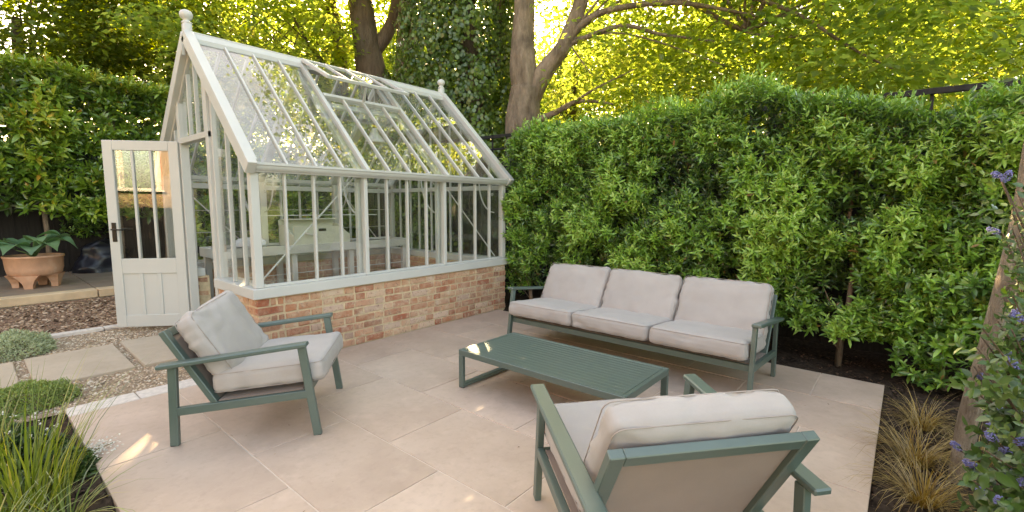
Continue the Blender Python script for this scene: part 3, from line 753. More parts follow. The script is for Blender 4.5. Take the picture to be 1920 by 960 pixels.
# ------------------------------------------------------------------ garden furniture
def cushion_mesh(name, sx, sy, sz, r=.035, bulge=.02, wr=.004, seed=0, pinch=.0):
    """A soft box cushion, sx by sy, thickness sz; centre at the origin."""
    hx, hy, hz = sx/2, sy/2, sz/2; N = 26
    g = np.array([-math.cos(math.pi*k/N) for k in range(N+1)]); g = .55*g+.45*np.linspace(-1, 1, N+1)
    ids = {}; V = []; F = []
    def vid(i, j, k):
        key = (i, j, k)
        if key not in ids:
            p = Vector((g[i]*hx, g[j]*hy, g[k]*hz)); q = Vector((max(-hx+r, min(hx-r, p.x)), max(-hy+r, min(hy-r, p.y)), max(-hz+r, min(hz-r, p.z))))
            d = p-q; v = q+d.normalized()*r if d.length > 1e-7 else p
            u, w = v.x/hx, v.y/hy
            v.z += math.copysign(bulge*(1-abs(u)**2.5)*(1-abs(w)**2.5), v.z) if abs(v.z) > 1e-6 else 0
            v.z *= 1-pinch*(abs(u*w)**3)
            side = 1-abs(v.z)/hz if abs(v.z) < hz else 0
            v.x *= 1+.012*side*(1-w*w); v.y *= 1+.02*side*(1-u*u)
            s = Vector((seed*3.1, seed*1.7, seed*.9))
            n1 = noise.noise(v*5+s)*wr*1.4 + noise.noise(v*13+s)*wr*.7
            e = max(abs(u), abs(w))**4
            n1 += e*noise.noise(Vector((v.x*22, v.y*22, v.z*8))+s)*wr*1.6
            n1 -= wr*1.5*max(0, 1-abs(noise.noise(Vector((v.x*3.2+v.y*4.0, v.y*2.2-v.x*1.2, v.z*3))+s*1.7))*9)*(.35+.65*e)   # sharp creases
            if v.length: v += (d.normalized() if d.length > 1e-7 else Vector((0, 0, math.copysign(1, v.z))))*n1
            ids[key] = len(V); V.append(v)
        return ids[key]
    for a in range(N):
        for b in range(N):
            F.append((vid(a, b, N), vid(a+1, b, N), vid(a+1, b+1, N), vid(a, b+1, N)))
            F.append((vid(a, b, 0), vid(a, b+1, 0), vid(a+1, b+1, 0), vid(a+1, b, 0)))
            F.append((vid(a, 0, b), vid(a+1, 0, b), vid(a+1, 0, b+1), vid(a, 0, b+1)))
            F.append((vid(a, N, b), vid(a, N, b+1), vid(a+1, N, b+1), vid(a+1, N, b)))
            F.append((vid(0, a, b), vid(0, a, b+1), vid(0, a+1, b+1), vid(0, a+1, b)))
            F.append((vid(N, a, b), vid(N, a+1, b), vid(N, a+1, b+1), vid(N, a, b+1)))
    mb = MB(); mb.add(V, F); me = mb.mesh(name, FABRIC, True)
    pip = MB()
    for zz in (-1, 1):
        pts = []; rr = r*.9; k = .30
        for (cx, cy_, a0) in ((hx-rr, hy-rr, 0), (-hx+rr, hy-rr, 90), (-hx+rr, -hy+rr, 180), (hx-rr, -hy+rr, 270)):
            for a in range(0, 91, 30):
                pts.append((cx+rr*(1-k*.28)*math.cos(R_(a0+a)), cy_+rr*(1-k*.28)*math.sin(R_(a0+a)), zz*(hz-r*.31)))
        # keep the seam on the bowed sides
        dense = []
        for p, q in zip(pts, pts[1:]+pts[:1]):
            for t in np.linspace(0, 1, 7)[:-1]: dense.append((p[0]+(q[0]-p[0])*t, p[1]+(q[1]-p[1])*t, p[2]))
        out = []
        for (x, y, z) in dense:
            out.append((.988*x*(1+.010*(1-(y/hy)**2)*.5), .985*y*(1+.016*(1-(x/hx)**2)*.5), z))
        pip.tube(out+out[:1], .0024, 6, False)
    return me, pip.mesh('piping', SEAM, True)

def seat(name, label, hw, ncush, pos, heading, cat, seed=0, back_shift=None):
    t = empty(name, (pos[0], pos[1], 0), heading-math.pi/2, label=label, cat=cat)
    lx = hw-.048; ax = hw-.034
    for s in (-1, 1):
        MB().beam((s*lx, -.385, .470), (s*lx, -.400, .0), .030, .046, (0, 1, 0), .003).build('leg', GREEN, t)
        MB().beam((s*lx, .312, .556), (s*lx, .385, .0), .030, .046, (0, 1, 0), .003).build('leg', GREEN, t)
        for y in (-.400, .385): MB().box((s*lx, y, .004), (.028, .044, .008), .002).build('foot', BLACKPL, t)
        MB().beam((s*ax, -.455, .478), (s*ax, .350, .573), .066, .026, (0, 0, 1), .006).build('armrest', GREEN, t)
        MB().beam((s*lx, -.372, .205), (s*lx, .335, .262), .030, .048, (0, 0, 1), .003).build('side_rail', GREEN, t)
    MB().beam((-lx+.016, .322, .258), (lx-.016, .322, .258), .030, .048, (0, 0, 1), .003).build('front_rail', GREEN, t)
    MB().beam((-lx+.016, -.165, .218), (lx-.016, -.165, .218), .030, .044, (0, 0, 1), .003).build('rear_rail', GREEN, t)
    bw = hw-.085
    b0, b1 = Vector((0, -.185, .235)), Vector((0, -.440, .672)); bd = (b1-b0).normalized(); bn = Vector((0, bd.z, -bd.y))
    for s in (-1, 1):
        MB().beam((s*bw, b0.y, b0.z), (s*bw, b1.y, b1.z), .050, .034, bn, .003).build('back_post', GREEN, t)
    MB().beam((-bw+.0255, b1.y-bd.y*.025, b1.z-bd.z*.025), (bw-.0255, b1.y-bd.y*.025, b1.z-bd.z*.025), .050, .033, bn, .003).build('top_rail', GREEN, t)
    pm = b0.lerp(b1, .49)+bn*.006
    if ncush > 1:
        for k in range(1, ncush):
            x = -bw+2*bw*k/ncush; MB().beam((x, b0.y, b0.z), (x, b1.y-bd.y*.05, b1.z-bd.z*.05), .04, .03, bn, .003).build('back_post', GREEN, t)
            MB().beam((x, -.17, .222), (x, .307, .257), .03, .04, (0, 0, 1), .003).build('cross_rail', GREEN, t)
    M3 = Matrix((Vector((-1, 0, 0)), bd, bn)).transposed()
    MB().box(pm-bd*.012, (2*bw-.052, (b1-b0).length-.03, .006), .001, M3).build('back_panel', SLING, t)
    ang = math.atan2(.262-.205, .707)
    MB().beam((0, -.165, .245), (0, .305, .282), 2*lx-.034, .006, (0, 0, 1), .001).build('seat_sling', SLING, t)
    cw = (2*lx-.036)/ncush
    for k in range(ncush):
        x = -lx+.018+cw*(k+.5)
        me, pp = cushion_mesh('seat_cushion', cw-.006, .640, .135, .042, .016, .005, seed+k)
        o = link_mesh('seat_cushion', me, t, (x, .108, .264+.105), (ang, 0, 0)); link_mesh('piping', pp, o)
        me, pp = cushion_mesh('back_cushion', cw-(.012 if ncush > 1 else .040), .475, .130, .045, .026, .007 if ncush > 1 else (.010 if seed < 30 else .006), seed+11+k, .12)
        sh = back_shift[k] if back_shift else (0, 0, 0)
        c = b0.lerp(b1, .5)+bn*(.020+.088) + bd*(.052)
        tilt = math.atan2(bd.z, bd.y)
        o = link_mesh('back_cushion', me, t, (x+sh[0], c.y+sh[1], c.z), None)
        M = Matrix((Vector((-1, 0, 0)), bd, bn)).transposed()
        o.rotation_euler = (M @ Matrix.Rotation(sh[2], 3, 'Z')).to_euler(); link_mesh('piping', pp, o)
    return t
seat('garden_sofa', 'three seat garden sofa with sage frame and stone cushions by the hedge', 1.155, 3, (3.862, 1.865), math.pi, 'sofa', 3, [(0, 0, .0), (.0, .01, -.01), (0, 0, .012)])
hd = math.atan2(-.533, .583)
seat('lounge_chair', 'sage framed armchair with stone cushions beside the brick wall, facing right', .415, 1, (1.262, 3.193), hd+R_(3.0), 'armchair', 21, [(0.0, .015, .05)])
seat('lounge_chair', 'sage framed armchair seen from behind at the near edge of the patio', .415, 1, (1.735, .735), R_(50.5), 'armchair', 35, [(0, 0, 0)])
# coffee table
TX0, TX1, TY0, TY1, TZ = 2.402, 3.055, 1.168, 2.556, .300
tab = empty('coffee_table', ((TX0+TX1)/2, (TY0+TY1)/2, 0), label='low sage slatted coffee table with loop legs in front of the sofa', cat='table')
hx, hy = (TX1-TX0)/2, (TY1-TY0)/2
for s in (-1, 1):
    MB().span((s*hx-(.03 if s > 0 else 0), -hy, TZ-.045), (s*hx+(.03 if s < 0 else 0), hy, TZ), .003).build('rim_rail', GREEN, tab)
    MB().span((-hx+.031, s*hy-(.03 if s > 0 else 0), TZ-.045), (hx-.031, s*hy+(.03 if s < 0 else 0), TZ), .003).build('rim_rail', GREEN, tab)
    for q in (-1, 1):
        MB().span((q*hx-(.028 if q > 0 else 0), s*hy-(.045 if s > 0 else 0), .004), (q*hx+(.028 if q < 0 else 0), s*hy+(.045 if s < 0 else 0), TZ-.0455), .003).build('leg', GREEN, tab)
        MB().box((q*(hx-.014), s*(hy-.0225), .0025), (.024, .04, .005), .001).build('foot', BLACKPL, tab)
    MB().span((-hx+.029, s*hy-(.045 if s > 0 else 0), .006), (hx-.029, s*hy+(.045 if s < 0 else 0), .034), .003).build('foot_rail', GREEN, tab)
ns = 13; pw = (2*hx-.064)/ns
for k in range(ns):
    MB().span((-hx+.032+k*pw+.0008, -hy+.032, TZ-.020), (-hx+.032+(k+1)*pw-.0008, hy-.032, TZ-.0012), .0012).build('slat', GREEN, tab)
for y in (-.35, 0, .35): MB().span((-hx+.031, y-.015, TZ-.043), (hx-.031, y+.015, TZ-.021), .002).build('cross_bar', GREEN, tab)
# ------------------------------------------------------------------ fences
def at(px, py, dist):
    """The point seen at photo pixel (px, py), dist metres away over the ground."""
    d = _r2*((px-960)/FPX) + _u2*(-(py-480)/FPX) + _f
    return Vector((0, 0, CAM_H)) + d*(dist/math.hypot(d.x, d.y))

def board_fence(label, p0, p1, z0, z1f, bw=.145, trellis=None):
    p0, p1 = Vector(p0), Vector(p1); L = (p1-p0).length; d = (p1-p0)/L; nrm = Vector((-d.y, d.x))
    root = empty('fence', (p0.x, p0.y, 0), math.atan2(d.y, d.x), label=label, cat='fence')
    n_ = int(L/(bw-.004)); me = {}
    for k in range(n_):
        x = (k+.5)*(bw-.004); zt = z1f(x)
        MB().box((0, 0, 0), (bw, .016, zt-z0), .003).build('board', DARKWOOD, root, loc=(x, (.006 if k % 2 else -.006)+random.uniform(-.002, .002), (z0+zt)/2))
    for z in (z0+.3, (z0+z1f(0))/2, z1f(0)-.2): MB().span((0, .018, z-.04), (L, .05, z+.04), .004).build('rail', DARKWOOD, root)
    for k in range(int(L/1.8)+1):
        zt = z1f(k*1.8)+(trellis or 0)+.03
        MB().span((k*1.8-.045, .0185, -.05), (k*1.8+.045, .10, zt), .005).build('post', DARKWOOD, root)
    if trellis:
        za = z1f(0); sl = (z1f(L)-za)/L
        for zz, h in ((.045, .05), (trellis*.5, .028), (trellis, .055)):
            MB().beam((0, -.014, za+zz), (L, -.014, z1f(L)+zz), .035, h, (0, 0, 1), .004).build('trellis_rail', DARKWOOD, root)
        for k in range(int(L/.30)):
            x = .09+k*.30; MB().span((x-.014, .004, z1f(x)+.01), (x+.014, .018, z1f(x)+trellis-.02), .002).build('trellis_slat', DARKWOOD, root)
    return root
board_fence('dark stained board fence behind the pleached hedge and terracotta bowl', (-2.4, 10.30), (5.75, 10.30), .25, lambda x: 2.30)
board_fence('dark board fence with trellis top behind the tall laurel hedge', (5.78, 10.2), (5.78, -3.4), -.05, lambda x: 2.17-.013*x, .145, .40)

board_fence('low dark fence across the lawn, reflected in the door glass', (-5.6, -3.5), (-5.6, 8.0), -.1, lambda x: 1.30)
# ------------------------------------------------------------------ hedges
GA = 2.399963
def shoots(base, axis, m, sl, LL, WW, tint0, tspread, spread=(1.25, .45)):
    """Leafy shoots: m leaves spiral up each stem. Returns leaf arrays."""
    n = len(base); axis = unit(axis); ref = unit(np.cross(axis, rng.normal(0, 1, (n, 3)))); b = np.cross(axis, ref)
    k = np.arange(m); t = (k+.5)/m
    ph = rng.uniform(0, 6.28, n)[:, None] + k[None]*GA + rng.normal(0, .25, (n, m))
    rad = ref[:, None]*np.cos(ph)[..., None] + b[:, None]*np.sin(ph)[..., None]
    th = (spread[0]*(1-t)+spread[1]*t)[None]*rng.uniform(.65, 1.15, (n, 1)) + rng.normal(0, .28, (n, m))
    D = axis[:, None]*np.cos(th)[..., None] + rad*np.sin(th)[..., None]; D[..., 2] -= .12
    N = axis[:, None]*np.sin(th)[..., None] - rad*np.cos(th)[..., None] + rng.normal(0, .22, (n, m, 3))
    Pn = base[:, None] + axis[:, None]*(sl[:, None]*t[None])[..., None]
    sc = (.70+.35*np.sin(np.pi*np.minimum(1, t*1.1+.05)))[None]*rng.uniform(.65, 1.25, (n, m))*rng.uniform(.7, 1.25, (n, 1))
    tn = np.clip(tint0[:, None] + tspread*(t[None]-.5) + rng.normal(0, .09, (n, m)), 0, .985)
    tn = np.where(rng.random((n, m)) < .006, 1.0, tn)
    return Pn.reshape(-1, 3), D.reshape(-1, 3), N.reshape(-1, 3), (LL*sc).ravel(), (WW*sc).ravel(), tn.ravel()
def cat(*arrs): return [np.concatenate(x) for x in zip(*arrs)]

def fbm(p, s, seed):
    return np.array([noise.noise(Vector((a*s+seed, b*s-seed, seed*.7))) for a, b in p])

def htop(y): return np.interp(y, [-3.2, -1.2, -.5, -.1, .42, 1.25, 1.7, 2.3, 4.0, 4.5], [2.30, 2.26, 2.14, 2.06, 2.24, 2.42, 2.29, 2.28, 2.30, 2.2])
hedge = empty('laurel_hedge', (5.1, .6, -.03), label='tall glossy green laurel hedge running behind the sofa', cat='hedge')
def hx_front(y, z, f): return 4.93 - .13*f - .10*np.clip(1-abs(z-1.2)/1.3, 0, 1)
n = 12000; yz = np.stack([rng.uniform(-2.6, 4.12, n), rng.uniform(.10, 1, n)], 1); top = htop(yz[:, 0])
z = .05 + (top-.05)*yz[:, 1]; f = fbm(np.stack([yz[:, 0], z], 1), 2.1, 3.3)+.6*fbm(np.stack([yz[:, 0], z], 1), 5.0, 9.1)
gap = fbm(np.stack([yz[:, 0], z], 1), 1.3, 21.0)
lowbare = (z < .30) & (gap < -.12) & (yz[:, 0] > -.2)
keep = (~lowbare) & (rng.random(n) < np.clip(.95+f*1.2, .32, 1))
yz, z, f = yz[keep], z[keep], f[keep]; n = len(z)
B = np.stack([hx_front(yz[:, 0], z, f*2.0)+rng.uniform(0, .14, n), yz[:, 0], z], 1)
A = np.stack([-rng.uniform(.35, 1.0, n), rng.normal(0, .45, n), rng.uniform(.15, 1.25, n)], 1)
t0 = np.clip(.44+f*.72+rng.normal(0, .16, n)+.14*(rng.random(n) < .22), .04, .92)  # recessed shoots get a darker tint: shade of the gaps put into leaf colour
S1 = shoots(B, A, 10, rng.uniform(.07, .15, n), .070, .0225, t0, .30)
n = 2000; y = rng.uniform(-2.6, 4.12, n); ft = fbm(np.stack([y, y*0], 1), 2.6, 5.5)
B = np.stack([rng.uniform(4.80, 5.45, n), y, htop(y)-.05+ft*.16+rng.normal(0, .035, n)], 1)
A = np.stack([rng.normal(-.15, .35, n), rng.normal(0, .35, n), rng.uniform(.7, 1.3, n)], 1)
S2 = shoots(B, A, 10, rng.uniform(.10, .22, n), .076, .025, np.clip(.66+ft*.3+rng.normal(0, .12, n), .2, .95), .24, (1.1, .35))
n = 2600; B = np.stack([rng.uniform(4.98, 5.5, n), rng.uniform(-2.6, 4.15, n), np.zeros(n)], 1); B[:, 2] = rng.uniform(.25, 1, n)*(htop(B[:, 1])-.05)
S3 = shoots(B, rng.normal(0, 1, (n, 3))+[-.4, 0, .5], 8, rng.uniform(.08, .14, n), .085, .032, np.full(n, .18), .1)  # inner leaves tinted dark, the hedge's inner shade put into their colour
n = 420; B = np.stack([rng.uniform(4.85, 5.5, n), rng.normal(4.10, .05, n), np.zeros(n)], 1); B[:, 2] = rng.uniform(.06, 1, n)*htop(B[:, 1])
S4 = shoots(B, np.stack([rng.normal(-.3, .4, n), rng.uniform(.2, .8, n), rng.uniform(.2, 1.2, n)], 1), 10, rng.uniform(.08, .14, n), .08, .029, np.clip(rng.normal(.5, .2, n), 0, .95), .22)
# a lower bulge of shoots spilling forward by the corner of the patio
n = 420; y = rng.uniform(-1.2, .02, n); B = np.stack([4.72-.12*rng.random(n)+.25*np.abs(y+.5), y, rng.uniform(.02, .85, n)], 1)
S5 = shoots(B, np.stack([-rng.uniform(.3, 1, n), rng.normal(.1, .4, n), rng.uniform(.2, 1.1, n)], 1), 10, rng.uniform(.07, .13, n), .08, .029, np.clip(rng.normal(.5, .2, n), .05, .9), .22)
a = cat(S1, S2, S3, S4, S5)
o = leaves('foliage', *a, LAUREL, True, .22, .16, hedge); o.location = (-5.1, -.6, .03); o['kind'] = 'stuff'
for y, x in ((3.9, 5.05), (3.2, 5.1), (2.5, 5.1), (1.8, 5.05), (1.1, 5.1), (.36, 5.04), (-.30, 4.93), (-1.0, 5.0), (-1.8, 5.05)):
    pts = [(x+.02*math.sin(k*2+y), y+.03*math.sin(k*1.3+y*3), -.05+k*.28) for k in range(8)]
    mb = MB().tube([(p[0]-5.1, p[1]-.6, p[2]+.03) for p in pts], [.028-.0025*k for k in range(8)], 8)
    for k in range(4):
        zz = .12+.10*k; an = 1.2+2.1*k; mb.tube([(x-5.1, y-.6, zz), (x-5.1-.10*abs(math.cos(an)), y-.6+.12*math.sin(an), zz+.14), (x-5.1-.2*abs(math.cos(an)), y-.6+.2*math.sin(an), zz+.33)], [.007, .005, .003], 5)
    mb.build('stem', BARK, hedge, True)

ph = empty('pleached_hedge', (.5, 9.2, .29), label='pleached cherry laurel hedge on stilts above the dark fence', cat='hedge')
def ptop(x): return 3.14+.05*np.sin(x*2.3)
n = 2300; x = rng.uniform(-2.2, 2.45, n); z = rng.uniform(1.22, 3.15, n); f = fbm(np.stack([x, z], 1), 1.8, 40.)+.6*fbm(np.stack([x, z], 1), 4.2, 44.)
keep = rng.random(n) < np.clip(.85+f*1.3, .22, 1); x, z, f = x[keep], z[keep], f[keep]; n = len(x)
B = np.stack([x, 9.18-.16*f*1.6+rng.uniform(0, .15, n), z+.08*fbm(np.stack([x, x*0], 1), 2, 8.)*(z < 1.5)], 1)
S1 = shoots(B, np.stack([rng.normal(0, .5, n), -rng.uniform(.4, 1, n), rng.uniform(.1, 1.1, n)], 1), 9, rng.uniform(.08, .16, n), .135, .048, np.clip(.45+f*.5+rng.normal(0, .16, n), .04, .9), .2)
n = 850; x = rng.uniform(-2.2, 2.45, n); B = np.stack([x, rng.uniform(9.0, 9.68, n), ptop(x)+rng.normal(0, .03, n)], 1)
S2 = shoots(B, np.stack([rng.normal(0, .35, n), rng.normal(-.1, .35, n), rng.uniform(.6, 1.2, n)], 1), 9, rng.uniform(.08, .18, n), .11, .036, np.clip(rng.normal(.82, .1, n), .4, .95), .15, (1.1, .4))
n = 260; B = np.stack([rng.normal(2.45, .05, n), rng.uniform(9.05, 9.7, n), rng.uniform(1.25, 3.1, n)], 1)
S3 = shoots(B, np.stack([rng.uniform(.3, 1, n), rng.normal(-.2, .4, n), rng.uniform(.1, 1, n)], 1), 9, rng.uniform(.08, .16, n), .13, .046, np.clip(rng.normal(.5, .2, n), .05, .9), .2)
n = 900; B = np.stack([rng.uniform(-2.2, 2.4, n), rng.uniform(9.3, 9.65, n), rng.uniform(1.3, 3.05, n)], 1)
S4 = shoots(B, rng.normal(0, 1, (n, 3))+[0, -.5, .3], 8, rng.uniform(.1, .16, n), .14, .05, np.full(n, .15), .1)  # inner leaves coloured dark to deepen the shade inside the hedge
a = cat(S1, S2, S3, S4); o = leaves('foliage', *a, CHERRY, True, .2, .18, ph); o.location = (-.5, -9.2, -.29); o['kind'] = 'stuff'
for x in (-1.6, -.4, .8, 1.62, 2.2):
    MB().tube([(x-.5, .08, 0), (x-.48, .10, .6), (x-.5, .08, 1.3), (x-.47, .05, 2.4)], [.035, .03, .028, .015], 8).build('stem', BARK, ph, True)
lh = empty('low_hedge', (4.1, 9.2, .29), label='lower green hedge seen through the back of the greenhouse', cat='hedge')
n = 1300; x = rng.uniform(2.5, 5.7, n); B = np.stack([x, 9.2+rng.uniform(-.15, .2, n), .35+rng.uniform(0, 1, n)*2.0], 1)
o = leaves('foliage', *shoots(B, np.stack([rng.normal(0, .5, n), -rng.uniform(.3, 1, n), rng.uniform(.1, 1.1, n)], 1), 9, rng.uniform(.08, .16, n), .12, .042, np.clip(rng.normal(.45, .22, n), .04, .9), .2), CHERRY, True, .2, .18, lh); o.location = (-4.1, -9.2, -.29); o['kind'] = 'stuff'
for x in (2.9, 3.7, 4.5, 5.3): MB().tube([(x-4.1, .15, 0), (x-4.08, .15, .8), (x-4.1, .12, 1.9)], [.03, .025, .012], 8).build('stem', BARK, lh, True)

# ------------------------------------------------------------------ trees
def sprays(C, rad, m, LL, WW, mean_t, flat=.22, droop=.25, sd=.16):
    """Flat leafy sprays round the centres C."""
    n = len(C); r = rad*np.sqrt(rng.random((n, m))); an = rng.uniform(0, 6.28, (n, m)); tilt = rng.normal(0, .28, (n, 2))
    ox, oy = r*np.cos(an), r*np.sin(an); oz = rng.normal(0, flat*rad, (n, m)) + ox*tilt[:, :1] + oy*tilt[:, 1:] - droop*r*r/rad
    P = C[:, None] + np.stack([ox, oy, oz], 2)
    da = an+rng.normal(0, .9, (n, m)); D = np.stack([np.cos(da), np.sin(da), rng.normal(-.35, .35, (n, m))], 2)
    N = np.stack([rng.normal(0, .45, (n, m)), rng.normal(0, .45, (n, m)), np.ones((n, m))], 2)
    sc = rng.uniform(.65, 1.2, (n, m)); t = np.clip(rng.normal(mean_t, sd, (n, 1))+rng.normal(0, .12, (n, m)), 0, 1)
    return P.reshape(-1, 3), D.reshape(-1, 3), N.reshape(-1, 3), (LL*sc).ravel(), (WW*sc).ravel(), t.ravel()
_sdn = np.array(_sd)
def sun_gaps(arr):
    """Small holes in the crowns that let flecks of sun down on to the patio."""
    P = arr[0]; keep = np.ones(len(P), bool)
    for (q, r_) in (((.62, 3.55, 0), .16), ((.56, 3.25, 0), .11), ((1.12, 3.42, .72), .16), ((2.52, 2.45, .30), .09), ((1.55, 1.55, 0), .085), ((1.62, .62, .75), .12), ((.55, 7.1, .1), .13), ((.95, 7.35, .12), .15), ((.35, 7.5, .15), .12)):
        w = P-np.array(q); d = np.linalg.norm(w-(w@_sdn)[:, None]*_sdn, axis=1); keep &= d > r_
    return [x[keep] for x in arr]
def in_ellipsoid(c, r, n, lo=.35):
    v = unit(rng.normal(0, 1, (n, 3)))*(rng.uniform(lo**3, 1, (n, 1))**(1/3)); return np.array(c)+v*np.array(r)
def in_box(a, b, n): return rng.uniform(0, 1, (n, 3))*(np.array(b)-np.array(a))+np.array(a)
def limb(mb, pts, r0, r1, nseg=9, n=10):
    pts = [Vector(p) for p in pts]; out = []; m = len(pts)
    for i in range(m-1):
        p0, p1, p2, p3 = pts[max(i-1, 0)], pts[i], pts[i+1], pts[min(i+2, m-1)]
        for k in range(nseg if i < m-2 else nseg+1):
            t = k/nseg; out.append(.5*((2*p1)+(-p0+p2)*t+(2*p0-5*p1+4*p2-p3)*t*t+(-p0+3*p1-3*p2+p3)*t**3))
    L = len(out); out = [p+Vector((noise.noise(p*1.3), noise.noise(p*1.3+Vector((9, 2, 4))), 0))*.03 for p in out]
    rr = [(r0+(r1-r0)*(k/(L-1)))*(1+.10*noise.noise(out[k]*2.2)) for k in range(L)]
    mb.tube(out, rr, n)
def branches(mb, start, targets, r=.03):
    for t in targets:
        s = Vector(start[int(rng.integers(len(start)))]) if isinstance(start, list) else Vector(start); t = Vector(t); mid = s.lerp(t, .5)+Vector((rng.normal(0, .15), rng.normal(0, .15), .15+.08*(t-s).length))
        limb(mb, [s, mid, t], r, .006, 5, 6)
def tree(label, base, limbs, crown_arrays, mat, bark=BARK, cat_='tree', name='tree', br=None, ivy=None, group=None):
    t = empty(name, base, label=label, cat=cat_, group=group); off = (-base[0], -base[1], -base[2])
    mb = MB()
    for pts, r0, r1 in limbs: limb(mb, pts, r0, r1)
    if br: branches(mb, *br)
    o = mb.build('trunk', bark, t, True); o.location = off
    if crown_arrays is not None:
        crown_arrays = sun_gaps(crown_arrays)
        o = leaves('crown', *crown_arrays, mat, False, .12, .1, t); o.location = off; o['kind'] = 'stuff'
    if ivy is not None:
        ivy = sun_gaps(ivy)
        o = leaves('ivy', *ivy, IVY, True, .05, .05, t); o.location = off; o['kind'] = 'stuff'
    return t
def ivy_on(path, rad, n, LL=.075, mt=.5):
    """Ivy leaves hugging a bumpy column along a path."""
    path = np.array(path, float); s = rng.random(n)*(len(path)-1); i = np.minimum(s.astype(int), len(path)-2); f = (s-i)[:, None]
    c = path[i]*(1-f)+path[i+1]*f; an = rng.uniform(0, 6.28, n)
    rr = np.interp(s, np.arange(len(path)), rad)
    b = np.array([noise.noise(Vector((math.cos(q)*1.8, math.sin(q)*1.8, z*1.1))) + .6*noise.noise(Vector((math.cos(q)*4, math.sin(q)*4, z*2.6))) for q, z in zip(an, c[:, 2])])
    rr = rr*(1+.42*b)*rng.uniform(.8, 1.06, n); o = np.stack([np.cos(an), np.sin(an), np.zeros(n)], 1)
    P = c+o*rr[:, None]; N = o+rng.normal(0, .35, (n, 3))+[0, 0, .35]; D = np.stack([rng.normal(0, .5, n), rng.normal(0, .5, n), -np.ones(n)], 1)
    sc = rng.uniform(.7, 1.25, n)
    return P, D, N, LL*sc, LL*.92*sc, np.clip(mt+b*.35+rng.normal(0, .16, n), 0, 1)

# the forked tree right of the greenhouse
fb_ = at(978, 245, 8.3); fx, fy = fb_.x, fb_.y
fork = at(984, 165, 8.3)
cr = cat(sprays(in_box((6.6, -.4, 2.75), (8.4, 4.6, 6.4), 320), .55, 62, .108, .078, .5),
         sprays(in_ellipsoid((6.9, 5.2, 7.2), (2.2, 2.6, 1.6), 150), .55, 60, .11, .076, .5))
R1 = at(1075, 60, 8.2); R2 = at(1110, -60, 8.0)
T_ends = [at(1120, 15, 7.8), at(1250, -10, 7.5), at(1330, 60, 7.6)]
tree('forked grey barked tree with two limbs above the dark trellis fence', (fx, fy, -.05),
     [([(fx+.03, fy, -.1), (fx+.05, fy, 1.2), (fb_.x, fb_.y, fb_.z), fork+Vector((0, 0, 0))], .36, .27),
      ([fork-Vector((0, 0, .25)), at(980, 90, 8.3), at(985, 0, 8.35), at(975, -180, 8.5), at(960, -420, 8.6)], .25, .10),
      ([fork-Vector((0, 0, .35)), at(1020, 135, 8.25), at(1062, 75, 8.1), R2, at(1170, -260, 7.6)], .20, .07),
      ([at(1062, 75, 8.1), at(1125, 25, 7.9), at(1260, 5, 7.6), at(1420, 30, 7.4)], .07, .018),
      ([at(1055, 88, 8.1), at(1160, 50, 7.9), at(1240, 65, 7.7), at(1340, 78, 7.6)], .045, .012),
      ([at(1075, 60, 8.1), at(1090, 20, 8.0), at(1075, -60, 8.0)], .07, .03),
      ([at(985, 235, 8.25), at(1040, 212, 8.1), at(1085, 190, 8.0), at(1150, 195, 7.9)], .07, .015),
      ([at(1060, 205, 8.05), at(1110, 170, 7.9), at(1190, 130, 7.8)], .03, .008),
      ([at(1330, -30, 7.6), at(1480, 20, 7.5), at(1590, 85, 7.4), at(1680, 130, 7.4)], .035, .01),
      ([at(1300, 10, 7.8), at(1400, 60, 7.7), at(1520, 70, 7.6)], .028, .008)],
     cr, CANOPY, BARK, br=([at(1062, 75, 8.1), at(1260, 5, 7.6), at(985, -150, 8.4), at(1400, 60, 7.7)], in_box((6.7, 0, 3.2), (8.2, 4.6, 6), 26), .022))
# ivy clad trunk behind the glasshouse end
ib = at(880, 240, 9.6); ipath = [(ib.x, ib.y, z) for z in (0, 1, 2, 3, 4, 5, 6, 7, 8)]
tree('tree trunk thickly covered in dark green ivy behind the glasshouse', (ib.x, ib.y, -.05),
     [([(ib.x, ib.y, -.1), (ib.x+.1, ib.y, 3), (ib.x-.1, ib.y+.1, 6), (ib.x, ib.y, 9)], .34, .18), ([(ib.x, ib.y, 3.0), at(925, 120, 9.4), at(945, -40, 9.4)], .14, .07)],
     sprays(in_ellipsoid((ib.x, ib.y, 8.2), (2.4, 2.4, 1.8), 150), .6, 60, .11, .076, .45), CANOPY, BARKD,
     ivy=cat(ivy_on(ipath, [1.1, 1.1, 1.1, 1.05, 1.0, .95, .85, .7, .5], 30000), ivy_on([(ib.x-.45, ib.y+.5, z) for z in (0, 1, 2, 3, 4, 5, 6, 7)], [.7, .75, .75, .7, .7, .65, .6, .3], 15000), ivy_on([(ib.x+.55, ib.y-.5, z) for z in (0, 1, 2, 3, 4, 5, 6)], [.6, .65, .7, .65, .6, .5, .3], 11000)))
